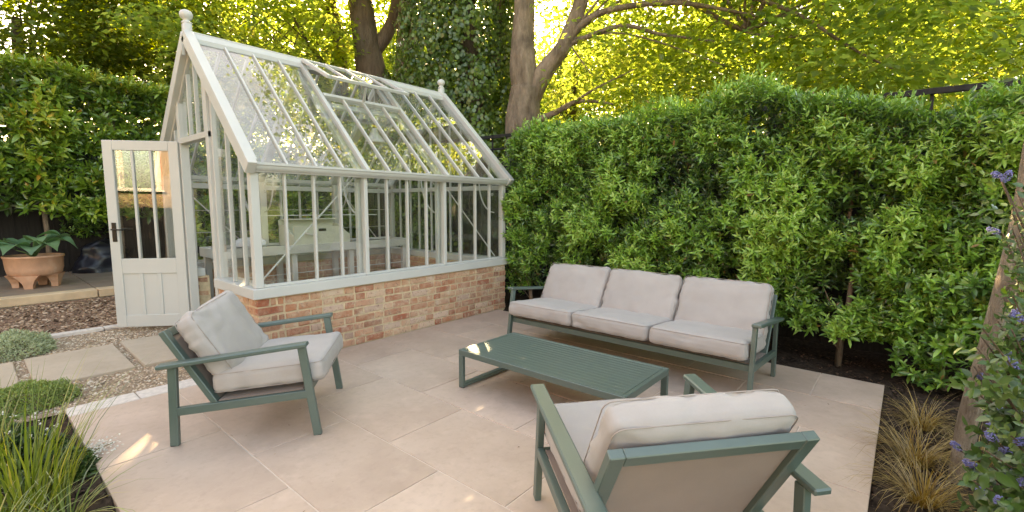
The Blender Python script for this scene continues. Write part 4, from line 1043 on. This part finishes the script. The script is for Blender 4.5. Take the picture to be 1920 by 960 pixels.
# pair of trunks behind the roof
for (px, dist, r0, lean, lab, crn) in ((765, 11.0, .26, -4, 'straight brown trunk standing behind the middle of the glass roof', ((6.4, 9.3, 7.6), (2.4, 2.2, 1.9), 130)),
                                       (712, 11.2, .38, -70, 'stout leaning trunk with ivy at its foot behind the roof vent', ((5.0, 10.2, 7.2), (2.6, 2.2, 2.0), 150))):
    b = at(px, 240, dist); c1 = at(px-5 if lean > -10 else px-20, 110, dist); c2 = at(px+lean*.5, 10, dist); c3 = at(px+lean, -220, dist)
    tree(lab, (b.x, b.y, -.05), [([(b.x, b.y, -.1), b, c1, c2, c3], r0, r0*.6), ([c1, at(px+28, 30, dist), at(px+35, -120, dist)], r0*.45, r0*.25)],
         sprays(in_ellipsoid(*crn), .6, 60, .11, .076, .5), CANOPY, BARKD, ivy=ivy_on([(b.x, b.y, zz) for zz in (0, 1.3, 2.6, 3.6, 4.4)], [.5, .6, .62, .5, .22], 4200))
b = at(628, 200, 12.0)
tree('slender trunk with glowing yellow green leaves behind the glass roof', (b.x, b.y, -.05),
     [([(b.x, b.y, -.1), at(640, 150, 12), at(622, 20, 12), at(590, -160, 12)], .17, .10), ([at(640, 150, 12), at(590, 100, 11.6), at(545, 20, 11.3)], .06, .02), ([at(640, 140, 12), at(565, 118, 11.5), at(500, 60, 11.2)], .045, .015)],
     cat(sprays(in_ellipsoid((4.3, 10.4, 4.9), (2.2, 1.5, 2.1), 230), .5, 62, .115, .085, .55), sprays(in_box((4.8, 9.9, 1.8), (8.4, 11.4, 4.2), 130), .5, 55, .11, .08, .55)), CANOPY, BARKD,
     br=([at(640, 150, 12), at(622, 20, 12)], in_ellipsoid((4.3, 10.4, 4.9), (1.8, 1.2, 1.8), 16), .02))
b = at(800, 200, 13.5)
tree('loose bright green tree between the brown trunk and the ivy', (b.x, b.y, -.05), [([(b.x, b.y, -.1), (b.x, b.y, 3), (b.x+.2, b.y, 6)], .12, .05)],
     sprays(in_box((6.8, 9.2, 1.6), (9.6, 12.6, 7.0), 330), .6, 60, .11, .08, .55), CANOPY, BARKD, br=([(b.x, b.y, 2.5), (b.x, b.y, 4)], in_box((6.9, 9.4, 2), (9.4, 12.4, 6.6), 16), .02))
tree('yellow green tree glowing behind the fork of the grey tree', (9.6, 6.3, -.05), [([(9.6, 6.3, -.1), (9.6, 6.3, 2.5), (9.7, 6.2, 5)], .12, .05)],
     sprays(in_box((8.6, 4.4, 1.8), (10.8, 7.6, 6.6), 190), .55, 60, .12, .09, .6), CANOPY, BARKD, br=([(9.6, 6.3, 2.0), (9.6, 6.3, 3.2)], in_box((8.8, 4.8, 2.2), (10.6, 7.4, 6.2), 14), .02))
# trees beyond the right hedge
for (bx, by, lab, boxes, k) in ((10.2, 1.3, 'broad spring green tree beyond the middle of the laurel hedge', (((8.6, -.8, 2.3), (11.2, 4.4, 6.8)),), 400),
                                (9.8, -2.6, 'spring green tree beyond the right end of the laurel hedge', (((8.2, -4.6, 2.5), (10.8, -.6, 6.8)),), 320),
                                (14.5, -1.5, 'far hazy yellow tree seen at the top right corner', (((13.0, -4.0, 2.0), (16.0, 1.5, 6.0)),), 240)):
    cc = cat(*[sprays(in_box(a_, b_, k), .6, 62, .112, .08, .52) for a_, b_ in boxes])
    tree(lab, (bx, by, -.05), [([(bx, by, -.1), (bx+.1, by, 2), (bx-.1, by+.2, 4.2), (bx, by, 6.2)], .22, .06)], cc, CANOPY, BARKD,
         br=([(bx+.1, by, 2.2), (bx, by+.1, 3.5), (bx-.1, by+.2, 4.2)], in_box(*boxes[0], 20), .03))
# far trees that close the view under the canopy
for (az_, d_, lab) in ((2, 19, 'far rounded tree at the right end of the backdrop'), (16, 18, 'far rounded tree behind the broad spring green tree'), (29, 19, 'far rounded tree low behind the forked tree limb'), (40, 20, 'far rounded tree behind the forked trunk'), (52, 19, 'far rounded tree behind the ivy and brown trunk'), (64, 19, 'far rounded tree behind the slender trunk'), (76, 20, 'far rounded tree low behind the deep green trees')):
    bx, by = d_*math.cos(R_(az_)), d_*math.sin(R_(az_))
    tree(lab, (bx, by, -.1), [([(bx, by, -.1), (bx+.1, by, 1.5), (bx, by+.1, 3.5)], .2, .08)], sprays(in_ellipsoid((bx, by, 4.5), (3.0, 3.0, 4.0), 430, .6), .75, 52, .17, .13, .45), CANOPY, BARKD, br=([(bx, by, 1.2)], in_ellipsoid((bx, by, 4.2), (2, 2, 2.8), 10), .05))
# deep green trees behind the pleached hedge
for (bx, by, lab, c_, r_, k) in ((3.4, 13.2, 'deep green tree behind the right end of the pleached hedge', (3.3, 12.8, 4.9), (2.0, 1.6, 2.9), 300),
                                 (1.0, 13.6, 'deep green tree behind the middle of the pleached hedge', (.9, 13.0, 4.9), (2.0, 1.6, 2.9), 300),
                                 (-1.5, 13.8, 'deep green tree behind the left end of the pleached hedge', (-1.6, 13.2, 4.9), (2.0, 1.6, 2.9), 260)):
    tree(lab, (bx, by, -.05), [([(bx, by, -.1), (bx, by+.1, 2.5), (bx+.1, by, 5)], .22, .08)], sprays(in_ellipsoid(c_, r_, k, .5), .6, 62, .13, .09, .5), DARKCAN, BARKD,
         br=([(bx, by+.05, 2.0), (bx, by+.1, 3.0)], in_ellipsoid(c_, r_, 14), .03))
# understorey beyond the fence
for (lab, a_, b_, k, m_) in (('loose green shrub just beyond the trellis fence', (6.4, -2.8, .3), (7.6, 3.6, 2.9), 170, CANOPY), ('pale green shrub behind the ivy clad trunk', (6.3, 7.4, .3), (9.5, 9.8, 2.9), 150, CANOPY)):
    bx, by = (a_[0]+b_[0])/2, (a_[1]+b_[1])/2
    sh = tree(lab, (bx, by, -.05), [([(bx, by, -.1), (bx, by+.1, 1.0), (bx+.1, by, 2.2)], .06, .02)], sprays(in_box(a_, b_, k), .5, 55, .10, .07, .45), m_, BARKD, 'shrub', 'shrub', ([(bx, by, .3), (bx, by+.1, 1)], in_box(a_, b_, 18), .02))

# ------------------------------------------------------------------ leaning trunk and ceanothus at the right
lb = Vector((3.29, -.30, -.04)); lt = at(1912, 410, 3.15)
up1 = lb+(lt-lb)*1.6; up2 = up1+Vector((.0, -.15, .9))
cc = sprays(in_box((2.6, -1.9, 1.95), (4.4, -.58, 3.9), 80), .35, 60, .06, .036, .35)
tree('leaning pale trunk rising behind the blue flowered shrub', (lb.x, lb.y, -.05), [([lb-Vector((0, 0, .1)), lb+(lt-lb)*.25+Vector((0, .015, 0)), lb+(lt-lb)*.6, lt, up1, up2], .047, .034)],
     cc, DARKCAN, mk_bark('pale_mottled_bark', (.17, .115, .08), (.56, .45, .35), 2.0), br=([up1, up2], in_box((2.7, -1.7, 2.6), (4.2, -.7, 3.7), 10), .015))
cs = empty('ceanothus', (2.55, -.62, -.03), label='blue flowered shrub with small glossy leaves at the right edge', cat='shrub')
tips = []
for (px, py, d_) in ((1835, 708, 2.5), (1885, 600, 2.45), (1888, 678, 2.35), (1870, 770, 2.2), (1905, 745, 2.2), (1868, 828, 2.05), (1905, 832, 2.0), (1893, 850, 2.1), (1832, 878, 2.3), (1900, 905, 1.95), (1872, 940, 1.95), (1915, 790, 2.1), (1850, 800, 2.3), (1840, 920, 2.05), (1880, 890, 2.15), (1912, 690, 2.2), (1800, 845, 2.5), (1918, 640, 2.4), (1890, 560, 2.6), (1905, 520, 2.6), (1850, 745, 2.4), (1880, 730, 2.3), (1916, 870, 1.9), (1860, 875, 2.1), (1895, 960, 1.85), (1850, 970, 2.0)): tips.append(at(px, py, d_))
for k in range(34): tips.append(at(rng.uniform(1825+.00*k, 1935), rng.uniform(600, 985), rng.uniform(1.8, 2.5)))
for k in range(26): tips.append(at(rng.uniform(1868, 1945), rng.uniform(330, 620), rng.uniform(2.2, 2.75)))
for k in range(40): tips.append(Vector((rng.uniform(2.0, 3.0), rng.uniform(-1.1, -.42), rng.uniform(.3, 1.45))))
mb = MB(); B, A, SL = [], [], []; base = Vector((2.55, -.62, -.03))
for i, t in enumerate(tips):
    s = Vector((2.55+rng.normal(0, .06), -.64+rng.normal(0, .05), -.05)); m1 = s.lerp(t, .5)+Vector((0, -.06, .12)); pts = [s.lerp(m1, .0), m1, t]
    out = [s*(1-u)**2+m1*2*u*(1-u)+t*u*u for u in np.linspace(0, 1, 9)]
    mb.tube([p-base for p in out], [.0055-.0004*k for k in range(9)], 5)
    d_ = (out[-1]-out[-2]).normalized()
    for u in (4, 5, 6, 7, 8):
        dd = (out[u]-out[u-1]).normalized(); B.append(out[u-1]); A.append(dd+Vector(rng.normal(0, .25, 3))); SL.append((out[u]-out[u-1]).length)
mb.build('stem', BARKD, cs, True)
B = np.array(B); A = np.array(A); SL = np.array(SL)
o = leaves('foliage', *shoots(B, A, 13, SL*1.3, .044, .024, np.clip(rng.normal(.5, .2, len(B)), 0, .95), .2, (1.3, .7)), CEAN, True, .12, .12, cs); o.location = -base; o['kind'] = 'stuff'
def blossom(parent, p, base, n_=110, ln=.044, r=.013):
    u = rng.random(n_); an = rng.uniform(0, 6.28, n_); rr = r*np.sqrt(np.sin(np.pi*np.clip(u*.9+.08, 0, 1)))*rng.uniform(.5, 1.05, n_)
    ax = unit(np.array([[rng.normal(0, .7), rng.normal(0, .7), .6]]))[0]; e1 = unit(np.cross(ax, [0.3, .8, .1])[None])[0]; e2 = np.cross(ax, e1)
    P = np.array(p-base)+(u*ln)[:, None]*ax+rr[:, None]*(np.cos(an)[:, None]*e1+np.sin(an)[:, None]*e2)
    pebbles('blossom', P, rng.uniform(.0022, .0038, n_), 1.0, rng.random(n_), BLUEPET, parent)
for t in tips[:18]+tips[60:66]+tips[88:96]: blossom(cs, t, base)

# ------------------------------------------------------------------ low plants
def tuft(name, label, c, n_, L, W, mat, spread, bend, tmean, cat_='grass', dirz=(.8, 2.2), flop=None):
    t = empty(name, c, label=label, cat=cat_)
    an = rng.uniform(0, 6.28, n_); r = spread*np.sqrt(rng.random(n_)); P = np.stack([r*np.cos(an), r*np.sin(an), np.full(n_, -.01)], 1)
    a2 = an+rng.normal(0, .6, n_); D = np.stack([np.cos(a2), np.sin(a2), rng.uniform(*dirz, n_)], 1)
    blades('blades', P, D, rng.uniform(.5, 1.1, n_)*L, rng.uniform(.6, 1.2, n_)*W, rng.uniform(.3, 1.2, n_)*bend, np.clip(rng.normal(tmean, .25, n_), 0, 1), mat, t)['kind'] = 'stuff'
    return t
tuft('grass_clump', 'tall green grass clump in the soil at the near left corner', (.10, 3.02, -.03), 150, .74, .0085, GRASSM, .15, .8, .5, dirz=(2.2, 7))
tuft('grass_clump', 'tall green grass clump behind the near left one', (-.08, 3.42, -.03), 90, .62, .009, GRASSM, .13, .65, .62, dirz=(2.2, 7))
tuft('grass_clump', 'arching grass clump leaning over the patio edge at bottom left', (.20, 2.78, -.03), 45, .44, .007, GRASSM, .06, 1.8, .55, dirz=(.9, 2.4))
tuft('grass_clump', 'short dark grass clump at the bottom left corner of the bed', (-.06, 2.62, -.03), 80, .42, .009, GRASSM, .14, 1.2, .5, dirz=(1.2, 4))
for (x, y, lab, k, L_) in ((3.36, -.13, 'golden sedge tuft beside the leaning trunk and patio edge', 260, .40), (3.95, -.17, 'golden sedge tuft nearest the laurel hedge', 220, .34), (2.92, -.16, 'golden sedge tuft at the bottom right edge of the patio', 240, .40), (3.62, -.42, 'golden sedge tuft behind the leaning trunk', 150, .34)):
    tuft('golden_sedge', lab, (x, y, -.035), k, L_, .0036, SEDGE, .05, 2.2, .5, 'sedge', (.6, 3.2))
def mound(name, label, c, rx, ry, rz, n_, LL, WW, mat, tmean, cat_):
    t = empty(name, c, label=label, cat=cat_)
    v = unit(rng.normal(0, 1, (n_, 3))); v[:, 2] = np.abs(v[:, 2]); bump = np.array([1+.22*noise.noise(Vector(q)*3.2+Vector(c)) for q in v])
    P = v*np.array([rx, ry, rz])*(bump*rng.uniform(.80, 1.0, n_))[:, None]; D = v+rng.normal(0, .6, (n_, 3))+[0, 0, .3]; N = v+rng.normal(0, .5, (n_, 3))+[0, 0, .5]
    o = leaves('foliage', P, D, N, LL*rng.uniform(.7, 1.2, n_), WW*rng.uniform(.7, 1.2, n_), np.clip(rng.normal(tmean, .22, n_), 0, 1), mat, False, .2, .2, t); o['kind'] = 'stuff'
    m_ = MB()
    for k in range(26):
        q = unit(rng.normal(0, 1, (1, 3)))[0]; q[2] = abs(q[2]); m_.tube([(0, 0, 0), tuple(q*np.array([rx, ry, rz])*.45), tuple(q*np.array([rx, ry, rz])*.85)], [.004, .003, .0015], 4)
    m_.build('stem', BARKD, t)
    return t
g1 = float(gz(0, 6.15))
mound('santolina', 'silvery green santolina mound on the gravel near the kerb', (.22, 6.12, g1-.01), .30, .25, .20, 7000, .030, .009, SILVER, .55, 'plant')
mound('thyme', 'low green thyme mound between gravel and the near path slab', (.22, 4.62, -.01), .27, .21, .15, 6500, .022, .010, LOWGREEN, .55, 'plant')
mound('thyme', 'low green herb mound behind the tall grass at the left edge', (-.12, 4.25, -.02), .26, .24, .17, 5000, .026, .013, LOWGREEN, .35, 'plant')
mound('groundcover', 'dark green low plant with small white flowers at the foot of the grass', (.02, 3.62, -.03), .30, .26, .20, 5000, .035, .018, CEAN, .35, 'plant')
mound('groundcover', 'small dark green plant in the soil beside the patio edge', (.25, 3.30, -.03), .14, .16, .13, 1600, .034, .016, CEAN, .45, 'plant')
fl = empty('white_flowers', (.02, 3.6, -.03), label='small white flowers dotted over the low plant at the left', cat='flowers')
for k in range(34):
    a_ = rng.uniform(0, 6.28); q = .30*math.sqrt(rng.random()); p = np.array([q*math.cos(a_), q*math.sin(a_), .14+.12*rng.random()])
    pebbles('blossom', p+rng.normal(0, .006, (7, 3)), rng.uniform(.004, .007, 7), .8, rng.random(7), WHITEPET, fl)
cf = empty('cream_flowers', (.40, 3.40, 0), label='cream flower sprig lying over the edge of the patio', cat='flowers')
n_ = 190; u = rng.normal(0, 1, (n_, 3))*[.045, .055, .012]; u[:, 2] = np.abs(u[:, 2])+.016
pebbles('blossom', u, rng.uniform(.004, .008, n_), .7, rng.random(n_), WHITEPET, cf)
m_ = MB()
for k in range(10): m_.tube([(-.10, -.01, -.02), (-.05+.01*k*.3, .02*math.sin(k), .02), (float(u[k, 0]), float(u[k, 1]), float(u[k, 2]))], .0018, 4)
m_.build('stem', LOWGREEN, cf)

n_ = 46; P = np.stack([rng.uniform(.45, 4.5, n_), rng.uniform(.1, 4.1, n_), np.full(n_, .003)], 1); aa = rng.uniform(0, 6.28, n_)
tag(leaves('fallen_leaves', P, np.stack([np.cos(aa), np.sin(aa), rng.uniform(.02, .25, n_)], 1), np.tile([0., 0., 1.], (n_, 1)), rng.uniform(.008, .024, n_), rng.uniform(.004, .010, n_), rng.random(n_), CHIPS, True, .3, -.1), 'tiny dry leaf scraps scattered over the patio', 'leaves', kind='stuff')

# ------------------------------------------------------------------ pots on the terrace
TZ0 = .3035
pc = Vector((.62, 8.72, TZ0))
pot = empty('terracotta_bowl', pc, .35, label='wide terracotta bowl planter on stubby feet on the terrace', cat='planter')
MB().lathe([(.05, .165), (.28, .165), (.335, .20), (.352, .27), (.365, .42), (.378, .425), (.378, .45), (.355, .452), (.345, .44), (.335, .28), (.05, .27)], (0, 0, 0), 40).build('bowl', TERRA, pot, True)
for k in range(4):
    a_ = R_(45+90*k); cx, cy_ = .255*math.cos(a_), .255*math.sin(a_); tx, ty = -math.sin(a_), math.cos(a_); ox, oy = math.cos(a_), math.sin(a_); vs_ = []
    for zz, hw_, r_in, r_out in ((0.0, .055, -.05, .035), (.06, .062, -.055, .042), (.13, .10, -.07, .06), (.185, .16, -.09, .075)):
        for (sa, ro) in ((-1, r_in), (1, r_in), (1, r_out), (-1, r_out)): vs_.append((cx+tx*sa*hw_+ox*ro, cy_+ty*sa*hw_+oy*ro, zz))
    fs = [(3, 2, 1, 0), (12, 13, 14, 15)]+[(4*i+j, 4*i+(j+1) % 4, 4*i+4+(j+1) % 4, 4*i+4+j) for i in range(3) for j in range(4)]
    MB().add(vs_, fs).build('foot', TERRA, pot)
MB().lathe([(0, .40), (.2, .405), (.336, .40), (.336, .30)], (0, 0, 0), 30).build('soil', SOIL, pot)
pot.scale = (.78, .78, .93)
hp = empty('hosta', pc+Vector((0, 0, .38)), label='broad leaved hosta growing in the terracotta bowl', cat='plant')
def big_leaf(parent, az, reach, hgt, L, W, tint):
    """One cupped heart shaped leaf on its stalk."""
    e = Vector((math.cos(az), math.sin(az), 0)); s_ = Vector((-math.sin(az), math.cos(az), 0)); start = e*reach+Vector((0, 0, hgt)); V, F = [], []; nu, nv = 8, 6
    for i in range(nu+1):
        u = i/nu; w = W*.5*math.sin(math.pi*min(1, u*.86+.14))**.75*(1-u**5)
        for j in range(nv+1):
            q = j/nv*2-1; p = start+e*(L*u*math.cos(.5*u))+Vector((0, 0, .10*math.sin(u*2.2)*L*3-.42*L*u*u))+s_*(w*q)+Vector((0, 0, .30*abs(q)*w+.006*math.sin(9*u+3*q)))
            V.append(p)
    for i in range(nu):
        for j in range(nv): F.append((i*(nv+1)+j, (i+1)*(nv+1)+j, (i+1)*(nv+1)+j+1, i*(nv+1)+j+1))
    mb = MB(); mb.add(V, F); me = mb.mesh('leaf', HOSTA, True); at_ = me.attributes.new('tint', 'FLOAT', 'FACE'); at_.data.foreach_set('value', [tint]*len(F))
    o = link_mesh('leaf', me, parent)
    mm = MB().tube([(0, 0, 0), e*reach*.5+Vector((0, 0, hgt*.7)), start], [.010, .008, .006], 6).mesh('stalk', HOSTA, True); a2 = mm.attributes.new('tint', 'FLOAT', 'FACE'); a2.data.foreach_set('value', [.9]*len(mm.polygons))
    link_mesh('stalk', mm, o)
for (azd, rc, hg, L_, W_, tn) in ((190, .16, .12, .34, .25, .3), (225, .12, .14, .30, .24, .55), (262, .10, .12, .26, .22, .5), (300, .12, .16, .28, .22, .7), (335, .14, .18, .32, .24, .45), (20, .13, .22, .32, .25, .3), (70, .12, .20, .30, .22, .4), (120, .12, .18, .30, .22, .35), (155, .12, .17, .30, .24, .4), (280, .05, .24, .24, .2, .75), (350, .05, .28, .28, .22, .5)):
    big_leaf(hp, R_(azd), rc*1.0, hg*.95, L_*1.1, W_*1.2, tn)
def ground_at(px, py, z): 
    d = _r2*((px-960)/FPX) + _u2*(-(py-480)/FPX) + _f; return Vector((0, 0, CAM_H))+d*((z-CAM_H)/d.z)
p = ground_at(168, 506, TZ0); p.z = TZ0
st_ = empty('potted_tree', p, label='small bushy tree with bare stems in a black pot by the fence', cat='plant')
MB().lathe([(.10, 0), (.125, .20), (.135, .20), (.135, .22), (.12, .22), (.115, .18), (0, .18)], (0, 0, 0), 20).build('pot', BLACKPL, st_, True)
MB().tube([(0, 0, .15), (.01, .01, .35), (0, .02, .62)], [.018, .016, .012], 8).build('stem', BARK, st_, True)
MB().tube([(-.04, 0, .15), (-.06, .01, .35), (-.05, .02, .60)], [.010, .010, .008], 8).build('stem', BARK, st_, True)
n_ = 150; B = in_ellipsoid((0, 0, .70), (.30, .30, .15), n_, .2)
leaves('crown', *shoots(B, B-np.array([0, 0, .45])+rng.normal(0, .12, (n_, 3)), 8, rng.uniform(.05, .09, n_), .075, .024, np.clip(rng.normal(.5, .2, n_), 0, .9), .25), LAUREL, True, .2, .15, st_)['kind'] = 'stuff'
p = ground_at(126, 506, TZ0); cp = empty('plant_pot', (p.x, p.y, TZ0), .4, label='square cream plant pot on the terrace beside the terracotta bowl', cat='pot')
mb = MB(); vs_ = [(s*h, t*h, z_) for z_, h in ((0, .085), (.19, .11), (.19, .098), (.03, .08)) for s, t in ((-1, -1), (1, -1), (1, 1), (-1, 1))]
mb.add(vs_, [(3, 2, 1, 0), (12, 13, 14, 15)]+[(4*i+j, 4*i+(j+1) % 4, 4*i+4+(j+1) % 4, 4*i+4+j) for i in range(3) for j in range(4)]); mb.build('pot', CREAMPOT, cp)
p = ground_at(192, 508, TZ0); sk = empty('sack', (p.x+.05, p.y, TZ0), label='black plastic sack slumped against the fence behind the open door', cat='sack')
V, F = [], []; nu, nv = 26, 14
for i in range(nv+1):
    v = i/nv; rz_ = .50*v; r_ = .30*(1-.25*v-.45*v**4)*(1 if v < .97 else .5)
    for j in range(nu):
        a_ = 2*math.pi*j/nu; nn_ = noise.noise(Vector((math.cos(a_)*1.6, math.sin(a_)*1.6, v*3)))*.28+noise.noise(Vector((math.cos(a_)*5, math.sin(a_)*5, v*7)))*.12
        V.append((1.25*r_*(1+nn_)*math.cos(a_), .8*r_*(1+nn_)*math.sin(a_), rz_*(1+.12*noise.noise(Vector((math.cos(a_), math.sin(a_), 4.0))))))
for i in range(nv):
    for j in range(nu): F.append((i*nu+j, i*nu+(j+1) % nu, (i+1)*nu+(j+1) % nu, (i+1)*nu+j))
F.append(tuple(nv*nu+j for j in range(nu))); mb = MB(); mb.add(V, F); mb.build('bag', BLACKPL, sk, True)
for k, (px, py, h_) in enumerate(((185, 500, 1.25), (200, 500, .9))):
    p = ground_at(px, py, TZ0); c_ = MB().tube([(0, 0, 0), (.02, 0, h_*.5), (.03 if k == 0 else .12, .02, h_)], .012, 7).build('bamboo_cane', CANE, None, True); c_.location = (p.x, p.y+.06, TZ0)
    tag(c_, ('upright bamboo cane standing behind the potted tree', 'short slanting bamboo cane beside the black sack')[k], 'cane')

# ------------------------------------------------------------------ the house across the garden (seen in the door's glass)
hs = empty('brick_house', (-7.6, 2.5, -.05), label='orange brick house across the garden reflected in the door glass', cat='house')
hb = NT('house_brick'); v_ = hb.coord(1.0); rot_ = hb.n('Mapping'); rot_.inputs['Rotation'].default_value = (R_(90), 0, R_(90)); hb.l(v_, rot_.inputs[0])
bt = hb.n('TexBrick'); bt.inputs['Scale'].default_value = 1.0; bt.inputs['Brick Width'].default_value = .225; bt.inputs['Row Height'].default_value = .075; bt.inputs['Mortar Size'].default_value = .008
bt.inputs['Color1'].default_value = (.27, .085, .035, 1); bt.inputs['Color2'].default_value = (.20, .06, .026, 1); bt.inputs['Mortar'].default_value = (.27, .19, .13, 1)
hb.l(rot_.outputs[0], bt.inputs['Vector']); hb.principled(bt.outputs[0], .9, None, .2)
WIN = ((-2.6, -.9), (.2, 1.9), (2.9, 4.6)); zs = [(1.7, 3.1)]
edges = [-6.0]+[e for w_ in WIN for e in w_]+[6.0]
for k in range(0, len(edges), 2): MB().span((0, edges[k], 0), (.3, edges[k+1], 6.0), .01).build('wall', hb.m, hs)
for a_, b_ in WIN:
    MB().span((0, a_+.001, 0), (.299, b_-.001, 1.75), .01).build('wall', hb.m, hs); MB().span((0, a_+.001, 3.2), (.299, b_-.001, 6.0), .01).build('wall', hb.m, hs)
    wf = MB()
    for y_ in (a_+.05, (a_+b_)/2, b_-.05): wf.box((.2, y_, 2.475), (.10, .10, 1.45), .005)
    for z_ in (1.80, 2.85, 3.15): wf.box((.202, (a_+b_)/2, z_), (.10, b_-a_-.01, .09), .005)
    w_o = wf.build('window', PAINT, hs); MB().span((.19, a_+.05, 1.8), (.194, b_-.05, 3.15), .001).build('pane', DOORGLASS, w_o)
    MB().span((.05, a_+.002, 1.752), (.38, b_-.002, 1.79), .004).build('sill', PAINT, w_o)
rf = MB(); rf.add([(.55, -6.3, 5.9), (.55, 6.3, 5.9), (-4.2, 6.3, 9.2), (-4.2, -6.3, 9.2), (.55, -6.3, 6.02), (.55, 6.3, 6.02), (-4.2, 6.3, 9.32), (-4.2, -6.3, 9.32)], [(3, 2, 1, 0), (4, 5, 6, 7), (0, 1, 5, 4), (1, 2, 6, 5), (2, 3, 7, 6), (3, 0, 4, 7)])
rf.build('roof', mk_simple('clay_tiles', (.22, .10, .07), .85, .2, 9), hs)
